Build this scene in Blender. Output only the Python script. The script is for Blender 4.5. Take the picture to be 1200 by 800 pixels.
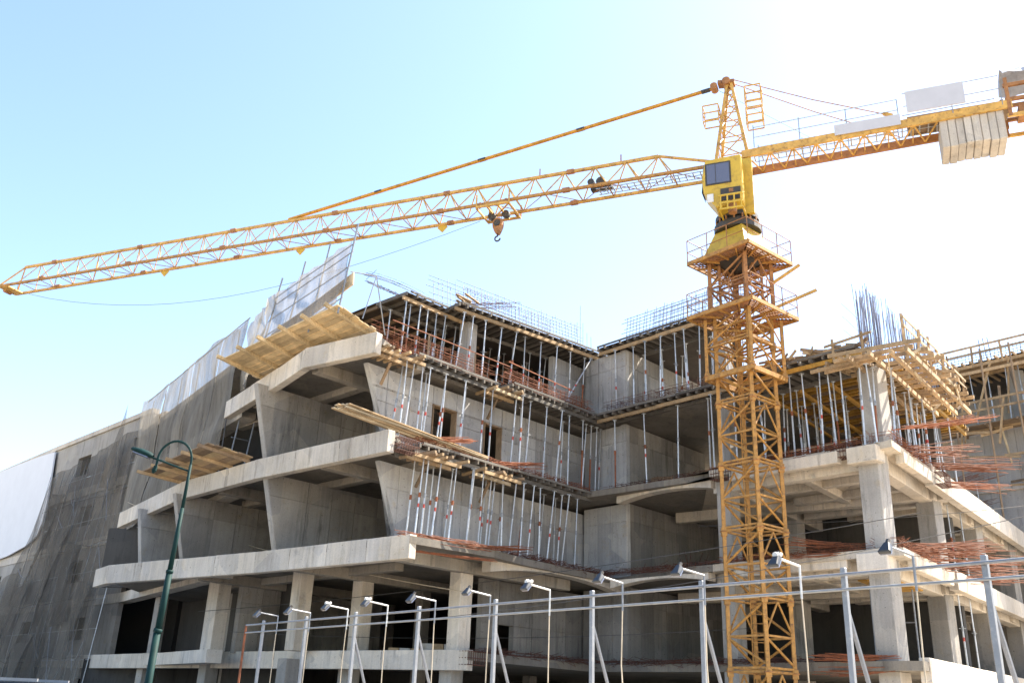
import bpy, math, random
from mathutils import Vector, Matrix
random.seed(7)
R = math.radians
for o in list(bpy.data.objects): bpy.data.objects.remove(o)
scene = bpy.context.scene
COL = scene.collection

# ------------------------------------------------------------------ camera, sky, sun, exposure
EYE = Vector((0, 0, 1.6))
cd = bpy.data.cameras.new('camera'); cam = bpy.data.objects.new('camera', cd); COL.objects.link(cam)
cd.sensor_width = 36; cd.lens = 33.0; cd.clip_start = .1; cd.clip_end = 3000
pt, rl = R(21.35), R(2.3)
fw = Vector((0, math.cos(pt), math.sin(pt))); rt = Vector((1, 0, 0)); up = rt.cross(fw)
rr = rt*math.cos(rl) + up*math.sin(rl); uu = rr.cross(fw)
cam.matrix_world = Matrix(((rr.x, uu.x, -fw.x, EYE.x), (rr.y, uu.y, -fw.y, EYE.y), (rr.z, uu.z, -fw.z, EYE.z), (0, 0, 0, 1)))
scene.camera = cam
SUN_AZ, SUN_EL = 66, 50            # azimuth from +Y towards +X
world = bpy.data.worlds.new('World'); scene.world = world; world.use_nodes = True
wn = world.node_tree.nodes; wl = world.node_tree.links
sky = wn.new('ShaderNodeTexSky'); sky.sky_type = 'NISHITA'; sky.sun_disc = False
sky.sun_elevation = R(SUN_EL); sky.sun_rotation = R(SUN_AZ); sky.air_density = 1.0; sky.dust_density = 1.0; sky.ozone_density = 1.0
bg = wn['Background']; wl.new(sky.outputs[0], bg.inputs[0]); bg.inputs[1].default_value = 0.10
sl = bpy.data.lights.new('sun', 'SUN'); sl.energy = 5.0; sl.angle = R(.5); sl.color = (1, .91, .77)
sun = bpy.data.objects.new('sun', sl); COL.objects.link(sun)
sd = Vector((math.sin(R(SUN_AZ))*math.cos(R(SUN_EL)), math.cos(R(SUN_AZ))*math.cos(R(SUN_EL)), math.sin(R(SUN_EL))))
sun.rotation_euler = (-sd).to_track_quat('-Z', 'Y').to_euler(); sun.location = (0, 0, 60)
vs = scene.view_settings; vs.view_transform = 'Standard'; vs.look = 'None'; vs.exposure = 2.05; vs.gamma = 1

# ------------------------------------------------------------------ materials
MATS = {}
def base_mat(name, rough=.8, metal=0.):
    m = bpy.data.materials.new(name); m.use_nodes = True; nt = m.node_tree
    b = nt.nodes['Principled BSDF']; b.inputs['Roughness'].default_value = rough; b.inputs['Metallic'].default_value = metal
    MATS[name] = m
    return m, nt, b
def N(nt, t, **kw):
    n = nt.nodes.new(t)
    for k, v in kw.items(): setattr(n, k, v)
    return n
def tcoord(nt, scale=(1, 1, 1)):
    tc = N(nt, 'ShaderNodeTexCoord'); mp = N(nt, 'ShaderNodeMapping'); mp.inputs['Scale'].default_value = scale
    nt.links.new(tc.outputs['Object'], mp.inputs[0]); return mp.outputs[0]
def noise(nt, vec, scale, detail=6, rough=.6):
    n = N(nt, 'ShaderNodeTexNoise'); n.inputs['Scale'].default_value = scale; n.inputs['Detail'].default_value = detail
    n.inputs['Roughness'].default_value = rough; nt.links.new(vec, n.inputs['Vector']); return n.outputs['Fac']
def ramp(nt, fac, stops):
    r = N(nt, 'ShaderNodeValToRGB'); e = r.color_ramp.elements
    while len(e) < len(stops): e.new(.5)
    for i, (p, c) in enumerate(stops):
        e[i].position = p; e[i].color = (*c, 1) if len(c) == 3 else c
    nt.links.new(fac, r.inputs[0]); return r.outputs[0]
def mix(nt, fac, a, b, mode='MIX'):
    m = N(nt, 'ShaderNodeMix', data_type='RGBA', blend_type=mode)
    for s, v in ((0, fac), (6, a), (7, b)):
        if isinstance(v, (int, float)): m.inputs[s].default_value = v
        elif isinstance(v, tuple): m.inputs[s].default_value = (*v, 1)
        else: nt.links.new(v, m.inputs[s])
    return m.outputs[2]
def bump(nt, b, h, dist=.01, st=.5):
    n = N(nt, 'ShaderNodeBump'); n.inputs['Strength'].default_value = st; n.inputs['Distance'].default_value = dist
    nt.links.new(h, n.inputs['Height']); nt.links.new(n.outputs[0], b.inputs['Normal'])
def g(v, w=0.): return (v*(1+w), v, v*(1-1.3*w))

def concrete(name, v, warm, rand=.18):
    m, nt, b = base_mat(name, .88)
    vec = tcoord(nt); big = noise(nt, vec, .45, 8, .62)
    streak = noise(nt, tcoord(nt, (2.2, 2.2, .3)), 1.0, 9, .72)
    blot = noise(nt, vec, 1.7, 10, .7); fine = noise(nt, vec, 26, 6, .7)
    c = ramp(nt, big, [(.28, g(v*.74, warm*1.3)), (.5, g(v, warm)), (.72, g(v*1.2, warm*.7))])
    c = mix(nt, ramp(nt, streak, [(.55, (0, 0, 0)), (.68, (.75, .75, .75))]), c, g(v*.40, warm*1.1))
    c = mix(nt, ramp(nt, blot, [(.56, (0, 0, 0)), (.74, (.6, .6, .6))]), c, (v*1.0, v*.80, v*.52))
    c = mix(nt, ramp(nt, noise(nt, vec, 1.1, 9, .72), [(.60, (0, 0, 0)), (.70, (.55, .55, .55))]), c, g(v*.45, .0))
    brd = noise(nt, tcoord(nt, (7.5, 7.5, .12)), 1.0, 2, .4)
    c = mix(nt, 1.0, c, ramp(nt, brd, [(.35, (.92, .92, .93)), (.5, (1, 1, 1)), (.65, (1.05, 1.045, 1.03))]), 'MULTIPLY')
    ptc = N(nt, 'ShaderNodeTexVoronoi', feature='F1', distance='CHEBYCHEV'); ptc.inputs['Scale'].default_value = .55; nt.links.new(vec, ptc.inputs['Vector'])
    c = mix(nt, 1.0, c, ramp(nt, ptc.outputs['Color'], [(.2, (.86, .87, .89)), (.8, (1.12, 1.1, 1.06))]), 'MULTIPLY')
    pits = ramp(nt, noise(nt, vec, 11, 2, .5), [(.24, (.35, .35, .35)), (.3, (1, 1, 1))])
    c = mix(nt, 1.0, c, pits, 'MULTIPLY')
    c = mix(nt, 1.0, c, ramp(nt, fine, [(.3, (.84, .84, .84)), (.7, (1.1, 1.1, 1.1))]), 'MULTIPLY')
    oi = N(nt, 'ShaderNodeObjectInfo')
    c = mix(nt, 1.0, c, ramp(nt, oi.outputs['Random'], [(0, (1-rand,)*3), (1, (1+rand*.6,)*3)]), 'MULTIPLY')
    nt.links.new(c, b.inputs['Base Color'])
    bump(nt, b, mix(nt, .5, blot, fine), .02, .5)
    return m
concrete('concrete', .30, .06); concrete('concrete_warm', .47, .11, .10); concrete('concrete_grey', .40, .01, .2); concrete('concrete_in_shade', .055, .05); concrete('slab', .15, .12, .05); concrete('slab_bounce_lit', .36, .13, .05); concrete('beam_shaded', .26, .12, .08); concrete('concrete_shade_dirt', .20, .05, .2); concrete('concrete_pale', .40, .07, .05)  # dark slab, beam and inner-wall tones hold shade; the paler slab holds bounce light
concrete('ballast', .40, .10, .12)

def flat(name, col, rough=.7, metal=0., var=.25, scale=3., dirt=None, amt=.5, rand=0.):
    m, nt, b = base_mat(name, rough, metal); vec = tcoord(nt)
    c = ramp(nt, noise(nt, vec, scale, 6, .65), [(.3, tuple(x*(1-var) for x in col)), (.7, tuple(min(1, x*(1+var)) for x in col))])
    if dirt: c = mix(nt, ramp(nt, noise(nt, vec, scale*1.9, 9, .72), [(.52, (0, 0, 0)), (.66, (amt,)*3)]), c, dirt)
    if rand:
        oi = N(nt, 'ShaderNodeObjectInfo')
        c = mix(nt, 1.0, c, ramp(nt, oi.outputs['Random'], [(0, (1-rand,)*3), (1, (1+rand,)*3)]), 'MULTIPLY')
    nt.links.new(c, b.inputs['Base Color'])
    return m
flat('crane_yellow', (.50, .29, .065), .55, 0, .3, 3.1, (.13, .055, .02), .85)
flat('mast_yellow', (.37, .185, .04), .6, 0, .35, 4.5, (.11, .048, .02), .9)
flat('tie_brown', (.46, .235, .035), 1.0, 0, .3, 4, (.08, .05, .03), .7)
flat('crane_rust', (.29, .13, .042), .65, 0, .35, 3, (.10, .04, .02), .8)
flat('cab_yellow', (.50, .33, .035), .5, 0, .14, 2.5, (.20, .11, .035), .55)
flat('steel_dark', (.035, .033, .03), .6, 0, .3, 4, (.12, .07, .03), .4)
flat('galvanised', (.50, .52, .54), .42, .55, .18, 5, (.3, .27, .24), .5, .2)
flat('zinc', (.22, .23, .25), .5, .35, .12, 5, (.4, .39, .37), .4)
flat('zinc_dark', (.26, .27, .28), .5, .4, .15, 5)
flat('prop_red', (.38, .05, .035), .6, 0, .2, 6)
flat('rust', (.21, .07, .030), .85, 0, .4, 7, (.10, .04, .025), .6, .25)
flat('rust_dark', (.085, .034, .022), .85, 0, .4, 7)
flat('rebar_blue', (.15, .165, .23), .6, .3, .3, 6)
flat('lamp_green', (.005, .026, .025), .65, 0, .2, 4)
flat('lamp_dark', (.02, .024, .03), .45, 0, .3, 5)
flat('panel_white', (.44, .44, .47), .7, 0, .06, 1.5)
flat('white_board', (.62, .63, .66), .7, 0, .04, .8)
flat('tarp_grey', (.27, .30, .36), .7, 0, .25, 2)
flat('wire_dark', (.06, .06, .06), .6, 0, .2, 4)
flat('wire_tan', (.45, .38, .28), .7, 0, .2, 4)
flat('black', (.015, .015, .015), .8, 0, .2, 4)
flat('car_paint', (.03, .033, .04), .25, .3, .1, 1)
flat('rubber', (.02, .02, .02), .9, 0, .1, 4)
flat('canvas_white', (.6, .6, .58), .8, 0, .1, 2)

def timber(name, col, rand=.28, dirt=.35):
    m, nt, b = base_mat(name, .82)
    tc = N(nt, 'ShaderNodeTexCoord')
    v = noise(nt, tc.outputs['Object'], 2.2, 8, .65)
    w = N(nt, 'ShaderNodeTexWave', wave_type='RINGS', rings_direction='Z'); w.inputs['Scale'].default_value = 5; w.inputs['Distortion'].default_value = 9; w.inputs['Detail'].default_value = 3
    nt.links.new(tc.outputs['Object'], w.inputs['Vector'])
    c = ramp(nt, v, [(.3, tuple(x*.62 for x in col)), (.55, col), (.75, tuple(min(1, x*1.25) for x in col))])
    c = mix(nt, .16, c, w.outputs['Color'], 'MULTIPLY')
    c = mix(nt, ramp(nt, noise(nt, tc.outputs['Object'], .8, 7, .7), [(.52, (0, 0, 0)), (.68, (dirt,)*3)]), c, tuple(x*.4 for x in col))
    oi = N(nt, 'ShaderNodeObjectInfo')
    c = mix(nt, 1.0, c, ramp(nt, oi.outputs['Random'], [(0, (1-rand,)*3), (1, (1+rand,)*3)]), 'MULTIPLY')
    nt.links.new(c, b.inputs['Base Color']); bump(nt, b, v, .01, .3)
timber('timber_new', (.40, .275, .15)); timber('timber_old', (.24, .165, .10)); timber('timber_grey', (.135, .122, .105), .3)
timber('timber_yellow', (.42, .23, .04)); timber('ply_dark', (.05, .038, .028)); timber('timber_pale', (.50, .40, .26)); timber('timber_platform', (.56, .41, .22), .2, .25)

def net(name, col, alpha, streaks=.6, trans=.35):
    m, nt, b = base_mat(name, .9)
    vec = tcoord(nt, (1, 1, .35)); n1 = noise(nt, vec, .7, 9, .7); n2 = noise(nt, tcoord(nt, (4, 4, .5)), 1, 7, .7)
    c = ramp(nt, n1, [(.3, tuple(x*.6 for x in col)), (.7, tuple(min(1, x*1.3) for x in col))])
    c = mix(nt, ramp(nt, n2, [(.48, (0, 0, 0)), (.7, (streaks,)*3)]), c, tuple(x*.5 for x in col))
    oi = N(nt, 'ShaderNodeObjectInfo')
    c = mix(nt, 1.0, c, ramp(nt, oi.outputs['Random'], [(0, (.62,)*3), (1, (1.25,)*3)]), 'MULTIPLY')
    nt.links.new(c, b.inputs['Base Color'])
    tl = N(nt, 'ShaderNodeBsdfTranslucent'); nt.links.new(c, tl.inputs[0])
    tp = N(nt, 'ShaderNodeBsdfTransparent'); ms = N(nt, 'ShaderNodeMixShader'); ms.inputs[0].default_value = trans
    nt.links.new(b.outputs[0], ms.inputs[1]); nt.links.new(tl.outputs[0], ms.inputs[2])
    ma = N(nt, 'ShaderNodeMixShader')
    a = ramp(nt, noise(nt, vec, 1.1, 9, .78), [(.3, (alpha-.2,)*3), (.6, (min(.97, alpha+.12),)*3), (.75, (min(.98, alpha+.25),)*3)])
    nt.links.new(a, ma.inputs[0]); nt.links.new(tp.outputs[0], ma.inputs[1]); nt.links.new(ms.outputs[0], ma.inputs[2])
    nt.links.new(ma.outputs[0], nt.nodes['Material Output'].inputs[0])
net('net_light', (.29, .265, .225), .76, .8, .2); net('net_dark', (.125, .108, .086), .62, .8, .2); net('screen', (.26, .25, .24), .72, .3, .4)

m, nt, b = base_mat('glass', .06); b.inputs['Base Color'].default_value = (.10, .11, .16, 1); b.inputs['Specular IOR Level'].default_value = .8
m, nt, b = base_mat('ground', .95); vec = tcoord(nt)
c = ramp(nt, noise(nt, vec, .12, 9, .65), [(.3, (.40, .345, .27)), (.7, (.56, .49, .40))])
nt.links.new(c, b.inputs['Base Color'])
MATS['lamp_green'].node_tree.nodes['Principled BSDF'].inputs['Specular IOR Level'].default_value = .15
def M(n): return MATS[n]

# ------------------------------------------------------------------ mesh helpers
class MB:
    def __init__(s): s.v = []; s.f = []
    def add(s, vs, fs):
        o = len(s.v); s.v += [tuple(v) for v in vs]; s.f += [tuple(i+o for i in f) for f in fs]; return s
    def hexa(s, a):   # 4 bottom (ccw) + 4 top
        return s.add(a, [(3, 2, 1, 0), (4, 5, 6, 7), (0, 1, 5, 4), (1, 2, 6, 5), (2, 3, 7, 6), (3, 0, 4, 7)])
    def box(s, lo, hi):
        (a, b, c), (d, e, f) = lo, hi
        return s.hexa([(a, b, c), (d, b, c), (d, e, c), (a, e, c), (a, b, f), (d, b, f), (d, e, f), (a, e, f)])
    def beam(s, p, q, w, h, top=(0, 0, 1)):   # axis p-q through the section's centre
        p, q = Vector(p), Vector(q); d = (q-p).normalized(); t = Vector(top)
        if abs(d.dot(t)) > .98: t = Vector((1, 0, 0))
        x = d.cross(t).normalized()*w/2; y = x.cross(d).normalized()*h/2
        return s.hexa([p-x-y, p+x-y, q+x-y, q-x-y, p-x+y, p+x+y, q+x+y, q-x+y])
    def tube(s, p, q, r, n=6, r2=None):
        p, q = Vector(p), Vector(q); r2 = r if r2 is None else r2; d = (q-p).normalized()
        t = Vector((0, 0, 1)) if abs(d.z) < .9 else Vector((1, 0, 0)); x = d.cross(t).normalized(); y = x.cross(d)
        vs = [p+(x*math.cos(a)+y*math.sin(a))*r for a in [2*math.pi*i/n for i in range(n)]] + [q+(x*math.cos(a)+y*math.sin(a))*r2 for a in [2*math.pi*i/n for i in range(n)]]
        return s.add(vs, [(i, (i+1) % n, n+(i+1) % n, n+i) for i in range(n)] + [tuple(range(n-1, -1, -1)), tuple(range(n, 2*n))])
    def path(s, pts, r, n=5):
        for a, b in zip(pts[:-1], pts[1:]): s.tube(a, b, r, n)
        return s
    def prism(s, poly, z0, z1):
        ar = sum(a[0]*b[1]-b[0]*a[1] for a, b in zip(poly, poly[1:]+poly[:1]))
        if ar < 0: poly = poly[::-1]
        n = len(poly)
        return s.add([(x, y, z0) for x, y in poly]+[(x, y, z1) for x, y in poly],
                     [tuple(range(n-1, -1, -1)), tuple(range(n, 2*n))]+[(i, (i+1) % n, n+(i+1) % n, n+i) for i in range(n)])
    def grid(s, pts):   # rows of points
        r, c = len(pts), len(pts[0]); flat_ = [p for row in pts for p in row]
        return s.add(flat_, [(i*c+j, i*c+j+1, (i+1)*c+j+1, (i+1)*c+j) for i in range(r-1) for j in range(c-1)])
    def mesh(s, name, mat):
        me = bpy.data.meshes.new(name); me.from_pydata(s.v, [], s.f); me.materials.append(M(mat)); me.update(); return me
    def build(s, name, mat, parent=None, bevel=0, smooth=False):
        me = s.mesh(name, mat)
        if smooth:
            for p in me.polygons: p.use_smooth = True
        o = bpy.data.objects.new(name, me); COL.objects.link(o)
        if bevel:
            bv = o.modifiers.new('bevel', 'BEVEL'); bv.width = bevel; bv.segments = 1
        if parent: put(o, parent)
        return o
def root_of(o):
    v = Vector((0, 0, 0))
    while o: v += o.location; o = o.parent
    return v
def put(o, parent):
    o.parent = parent; o.matrix_parent_inverse = Matrix.Translation(-WORLD.get(parent.name, Vector((0, 0, 0))))
WORLD = {}
def tag(o, label, cat, group=None, kind=None):
    if label: o['label'] = label
    if cat: o['category'] = cat
    if group: o['group'] = group
    if kind: o['kind'] = kind
    return o
def thing(name, label, cat, loc=(0, 0, 0), group=None):
    o = bpy.data.objects.new(name, None); COL.objects.link(o); o.location = loc; o.empty_display_size = .3
    WORLD[o.name] = Vector(loc); return tag(o, label, cat, group)
def rnd(a, b): return random.uniform(a, b)

# site frames: s runs along a facade from the inner corner, d is metres outward from its ledge line
IN = Vector((4.0, 39.6))
uB = Vector((-.69, -.725)).normalized(); nB = Vector((-uB.y, uB.x))
uC = Vector((8.4, -9.4)).normalized(); nC = Vector((uC.y, -uC.x))
uD = Vector((.625, .781)).normalized(); nD = Vector((uD.y, -uD.x)); RC = Vector((12.45, 29.55))
def fr(o, u, n): return lambda s, d, z: Vector((*(o+u*s+n*d), z))
B = fr(IN, uB, nB); C = fr(IN, uC, nC); D = fr(RC, uD, nD)
def xy(v): return (v[0], v[1])
O5 = Vector((3.9, 40.75)); u5 = Vector((-6.5, -5.4)).normalized(); n5 = Vector((-u5.y, u5.x)); B5 = fr(O5, u5, n5)
L1, L2, L3, L4, L5, L6 = 3.4, 6.8, 10.3, 13.8, 17.3, 20.8

# ------------------------------------------------------------------ ground
gr = MB(); gr.add([(-600, -600, 0), (600, -600, 0), (600, 600, 0), (-600, 600, 0)], [(0, 1, 2, 3)])
tag(gr.build('ground', 'ground'), None, None, kind='structure')
flat('asphalt', (.05, .05, .052), .9, 0, .25, 1.2, (.09, .085, .075), .5); flat('paving', (.22, .21, .19), .9, 0, .2, 1.5); flat('kerb_stone', (.30, .29, .27), .9, 0, .15, 2)
def strip(d0, d1, z, name, mat):   # unseen street parallel to the sign frame, added to cut ground bounce
    o = Vector((-6.5, 25.7)); u = Vector((.638, -.770)).normalized(); n = Vector((u.y, -u.x))
    q = [o-u*140+n*d0, o+u*90+n*d0, o+u*90+n*d1, o-u*140+n*d1]
    m = MB(); m.prism([tuple(v) for v in q], 0 if z > .05 else z-.002, z); return tag(m.build(name, mat), None, None, kind='structure')
strip(4.6, 18.5, .008, 'road', 'asphalt'); strip(4.45, 4.6, .13, 'kerb', 'kerb_stone'); strip(2.2, 4.45, .125, 'pavement', 'paving')

# ------------------------------------------------------------------ concrete building
bld = thing('concrete_building', 'unfinished concrete building of stepped floor slabs, bare walls and columns', 'building', (2, 45, 0))
A2 = [(-18.7, 44.3), (-17.4, 42.5), (-9.5, 36.7), (-3.1, 31.2)]
A3 = [(-20.1, 49.2), (-14.3, 41.0), (-9.9, 36.3), (-4.1, 31.1)]
A4 = [(-12.6, 40.1), (-9.2, 35.2), (-7.7, 32.9), (-4.8, 30.95)]
A1 = [(-24, 55.2), (-14.1, 45.0), (-6, 37.8), (-1.1, 34.2)]
DEND = D(22, 0, 0)
back = [(30, 62), (14, 74), (-12, 72)]
P1 = A1 + [xy(B(0, -.4, 0)), xy(C(6, -.2, 0)), xy(C(12.5, .5, 0)), xy(D(0, .3, 0)), xy(D(24, .3, 0))] + back + [(-26, 60)]
P2 = A2 + [xy(B(7.2, 1.0, 0)), xy(B(5.5, .7, 0)), xy(B(-.5, .5, 0)), xy(C(5, .4, 0)), xy(C(12.6, .4, 0)), xy(D(.2, 0, 0)), xy(D(24, 0, 0))] + back + [(-19, 52)]
P3 = A3 + [xy(B(10.9, -.3, 0)), xy(B(10.2, -1.7, 0)), xy(B(.9, -1.7, 0)), xy(B(.5, -.2, 0)), xy(C(6, 0, 0)), xy(C(12.6, .1, 0)), xy(D(.2, 0, 0)), xy(D(24, 0, 0))] + back + [(-19, 54)]
P4 = A4 + [xy(B(11.2, -.9, 0)), xy(B(10.3, -1.75, 0)), xy(B(-.9, -1.75, 0)), xy(C(6.7, -.9, 0)), xy(C(6.7, -12, 0)), (6, 60), (-10, 58)]
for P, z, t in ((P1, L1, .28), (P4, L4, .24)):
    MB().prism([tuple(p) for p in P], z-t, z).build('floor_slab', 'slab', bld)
for P, z, t in ((P2, L2, .25), (P3, L3, .24)):   # split at the mast column; left colour holds soffit shade, right holds ground bounce
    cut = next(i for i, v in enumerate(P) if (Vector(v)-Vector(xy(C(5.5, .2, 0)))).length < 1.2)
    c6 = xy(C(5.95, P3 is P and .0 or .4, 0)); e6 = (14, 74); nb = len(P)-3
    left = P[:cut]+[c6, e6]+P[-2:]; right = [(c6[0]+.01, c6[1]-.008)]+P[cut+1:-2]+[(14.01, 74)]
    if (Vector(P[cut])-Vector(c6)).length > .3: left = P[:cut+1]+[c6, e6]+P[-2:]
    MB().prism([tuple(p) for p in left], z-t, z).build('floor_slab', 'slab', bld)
    MB().prism([tuple(p) for p in right], z-t, z).build('floor_slab', 'slab_bounce_lit', bld)
def edge_beams(P, z, h, w=.32, lean=0.0, out=.004):
    for i, (a, b) in enumerate(zip(P[:-1], P[1:])):
        a, b = Vector(a), Vector(b); u = (b-a).normalized(); n = Vector((u.y, -u.x))
        # pieces of cast fascia, joints every ~2.4 m
        k = max(1, round((b-a).length/2.4))
        for j in range(k):
            p = a.lerp(b, j/k) + u*(.006 if j else 0); q = a.lerp(b, (j+1)/k) - u*(.006 if j < k-1 else 0)
            lo, hi = z-h, z+.06+rnd(-.012, .012); m = MB()
            f0 = n*(out-lean); f1 = n*out; bk = -n*w
            m.hexa([(*(p+f0), lo), (*(q+f0), lo), (*(q+bk), lo), (*(p+bk), lo), (*(p+f1), hi), (*(q+f1), hi), (*(q+bk), hi), (*(p+bk), hi)])
            m.build('edge_beam', 'concrete_warm', bld, .015)
edge_beams(A2, L2, .74); edge_beams(A3, L3, .72); edge_beams(A4, L4, .72); edge_beams(A1, L1, .62)
edge_beams([xy(D(4.6, 0.06, 0)), xy(D(24, .06, 0))], L3+.1, .75); edge_beams([xy(D(6.2, .06, 0)), xy(D(24, .06, 0))], L2, .62)
edge_beams([xy(D(.4, .34, 0)), xy(D(24, .34, 0))], L1+.06, .66)
# concrete ledge rims of the B and C edges
def beam_part(p, q, w, h, mat='concrete_warm', name='beam', bev=.02): return MB().beam(p, q, w, h).build(name, mat, bld, bev)
# main downstand beams
def zc(z, h): return z-.24-h/2
for z in (L2, L3):
    for s in (6.2, 12.1):
        h = .5; beam_part(C(s, -.3, zc(z, h)), C(s, -.3, zc(z, h)) + Vector((*uD, 0))*24, .5, h)
    for s in (9.15,):
        h = .32; beam_part(C(s, -.3, zc(z, h)), C(s, -.3, zc(z, h)) + Vector((*uD, 0))*22, .35, h)
    for d in (-.55, -7.0, -13.5):
        h = .48; beam_part(C(5.6, d, zc(z, h)), C(12.55+.17*d, d, zc(z, h)), .46, h)
    for d in (-2.7, -4.85, -9.1, -11.3):
        h = .3; beam_part(C(6.4, d, zc(z, h)), C(12.3+.17*d, d, zc(z, h)), .34, h)
    for k in range(3):   # beams of the bays beyond the second column
        p = D(6.9+k*5.5, -.5, zc(z, .45)); beam_part(p, p-Vector((*nD, 0))*11, .45, .45)
# haunched beams along C and B
for z, s0, s1 in ((L3, .9, 5.7), (L2, .9, 5.7)):
    m = MB(); n = 12; prof = []; hd0 = -.06 if z == L3 else .34
    for i in range(n+1):
        t = i/n; s = s0+(s1-s0)*t; drop = .24+.22*(1-math.sin(math.pi*t))**1.2+.08
        prof.append((s, z-drop))
    for (sa, za), (sb, zb) in zip(prof[:-1], prof[1:]):
        m.hexa([C(sa, hd0, za), C(sb, hd0, zb), C(sb, hd0-.45, zb), C(sa, hd0-.45, za), C(sa, hd0, z-.23), C(sb, hd0, z-.23), C(sb, hd0-.45, z-.23), C(sa, hd0-.45, z-.23)])
    m.build('haunched_beam', 'concrete_warm', bld)
m = MB(); n = 12
for i in range(n):
    f = lambda t: (6.9-8.0*t, L2-.3-.35*(abs(2*t-1))**2.2)
    (sa, za), (sb, zb) = f(i/n), f((i+1)/n)
    m.hexa([B(sa, .45, za), B(sa, .0, za), B(sb, .0, zb), B(sb, .45, zb), B(sa, .45, L2-.2), B(sa, .0, L2-.2), B(sb, .0, L2-.2), B(sb, .45, L2-.2)])
m.build('haunched_beam', 'concrete_warm', bld)
# soffit beams of the stepped left front, running inward from each wall fin and between
uA = Vector((-.70, .714)); inA = Vector((.69, .725))
for z, starts in ((L2, [(-7.9, 36.3), (-12.7, 40.6), (-3.6, 32.6)]), (L3, [(-6.8, 34.3), (-12.1, 39.6), (-16.6, 44.5)]), (L4, [(-7.4, 33.6), (-10.8, 38.4)])):
    for x, y in starts:
        p = Vector((x, y, zc(z, .42))); beam_part(p, p+Vector((*inA, 0))*9, .42, .42, 'beam_shaded')  # left soffit shade is put into the darker beam colour
    p = Vector((*starts[0], zc(z, .3))); off = Vector((*inA, 0))*2.6
    beam_part(p+off+Vector((*uA, 0))*-3.2, p+off+Vector((*uA, 0))*10, .4, .3, 'beam_shaded')

# walls cast in panels: backing wall with proud formwork panels as sub-parts
def wall(f, s0, s1, z0, z1, d, th=.25, mat='concrete_grey', openings=(), pw=1.05, cuts=None, slant=None, zc_=None, frames=True):
    """s0 inner end, s1 outer end (slant(z) moves the outer end)."""
    w = thing_part = None
    scut = sorted(set([s0, s1]+[x for o in openings for x in o[:2]]))
    full = []
    for a, b in zip(scut[:-1], scut[1:]):
        k = max(1, round((b-a)/pw)); full += [a+(b-a)*i/k for i in range(k)]
    full.append(s1)
    zcut = sorted(set([z0, z1]+([zc_] if zc_ else [z0+(z1-z0)*.76])+[x for o in openings for x in o[2:]]))
    S = (lambda s, z: s if s < s1-1e-6 or not slant else slant(z))
    back = MB(); cells = []
    for a, b in zip(full[:-1], full[1:]):
        for c, e in zip(zcut[:-1], zcut[1:]):
            if any(o[0]-1e-6 <= a and b <= o[1]+1e-6 and o[2]-1e-6 <= c and e <= o[3]+1e-6 for o in openings): continue
            sb0, sb1 = S(b, c), S(b, e)
            back.hexa([f(sb0, d-.03, c), f(sb0, d-th, c), f(a, d-th, c), f(a, d-.03, c), f(sb1, d-.03, e), f(sb1, d-th, e), f(a, d-th, e), f(a, d-.03, e)])
            cells.append((a, sb0, sb1, c, e))
    wl_ = back.build('wall', mat, bld)
    gp = .011; holes = MB()
    for a, b0, b1, c, e in cells:
        dd = d+rnd(-.006, .006); m = MB()
        m.hexa([f(b0-gp, dd, c+gp), f(b0-gp, d-.031, c+gp), f(a+gp, d-.031, c+gp), f(a+gp, dd, c+gp), f(b1-gp, dd, e-gp), f(b1-gp, d-.031, e-gp), f(a+gp, d-.031, e-gp), f(a+gp, dd, e-gp)])
        if rnd(0, 1) < .6 and b0-a > .5:   # tie holes: black discs on the face, colour standing for the shade inside
            for sx in (.22, .78):
                for zx in ((.25, .75) if e-c > 1.2 else (.5,)):
                    p = f(a+(b0-a)*sx, dd-.01, c+(e-c)*zx); q = f(a+(b0-a)*sx, dd+.002, c+(e-c)*zx); holes.tube(p, q, .017, 6)
        o = m.build('panel', mat, wl_)
    if holes.v: holes.build('tie_hole_discs', 'black', wl_)['kind'] = 'stuff'
    if frames:
        for o in openings:
            a, b, c, e = o; fb = MB()
            fb.beam(f(a+.03, d-.1, c), f(a+.03, d-.1, e), .3, .04, (f(1, 0, 0)-f(0, 0, 0))); fb.beam(f(b-.03, d-.1, c), f(b-.03, d-.1, e), .3, .04, (f(1, 0, 0)-f(0, 0, 0)))
            fb.beam(f(a, d-.1, e-.03), f(b, d-.1, e-.03), .3, .06); fb.build('window_lining', 'timber_old', wl_)
    return wl_
# B wall, storey L3-L4 with two window openings, and L2-L3, L1-L2 with a door
wall(B, -2.3, 11.6, L3, L4-.5, -1.9, openings=[(6.85, 8.14, L3, 12.55), (4.22, 5.29, L3, 12.5)], slant=lambda z: 10.15+(z-L3)*.44, zc_=12.0)
wall(B, -2.3, 10.6, L2, L3-.5, -1.9, slant=lambda z: 9.25+(z-L2)*.42, zc_=8.9)
wall(B, -2.3, 4.9, L1, L2-.5, -1.9, openings=[(3.05, 3.95, L1, 4.65)], frames=False, mat='concrete_shade_dirt')  # lower walls: overhang shade and dirt both mixed into the darker colour
wall(B, -2.3, .6, L4, L5-.4, -2.3)
# C piers and the walls that run inward behind them
for z0, z1 in ((L1, L2), (L2, L3), (L3, L4), (L4, L5)):
    wall(C, -1.85, .62, z0, z1-.34, -1.0, pw=.8, mat='concrete_shade_dirt' if z0 == L1 else 'concrete_grey')
    I2 = C(.62, -1.03, 0); F2 = fr(Vector((I2.x, I2.y)), -uB, nB)
    wall(F2, .0, 9.4 if z0 < L3 else 6.4, z0, z1-.3, 0.0, th=.3, pw=.95, mat='concrete_shade_dirt' if z0 < L3 else 'concrete')
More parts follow.
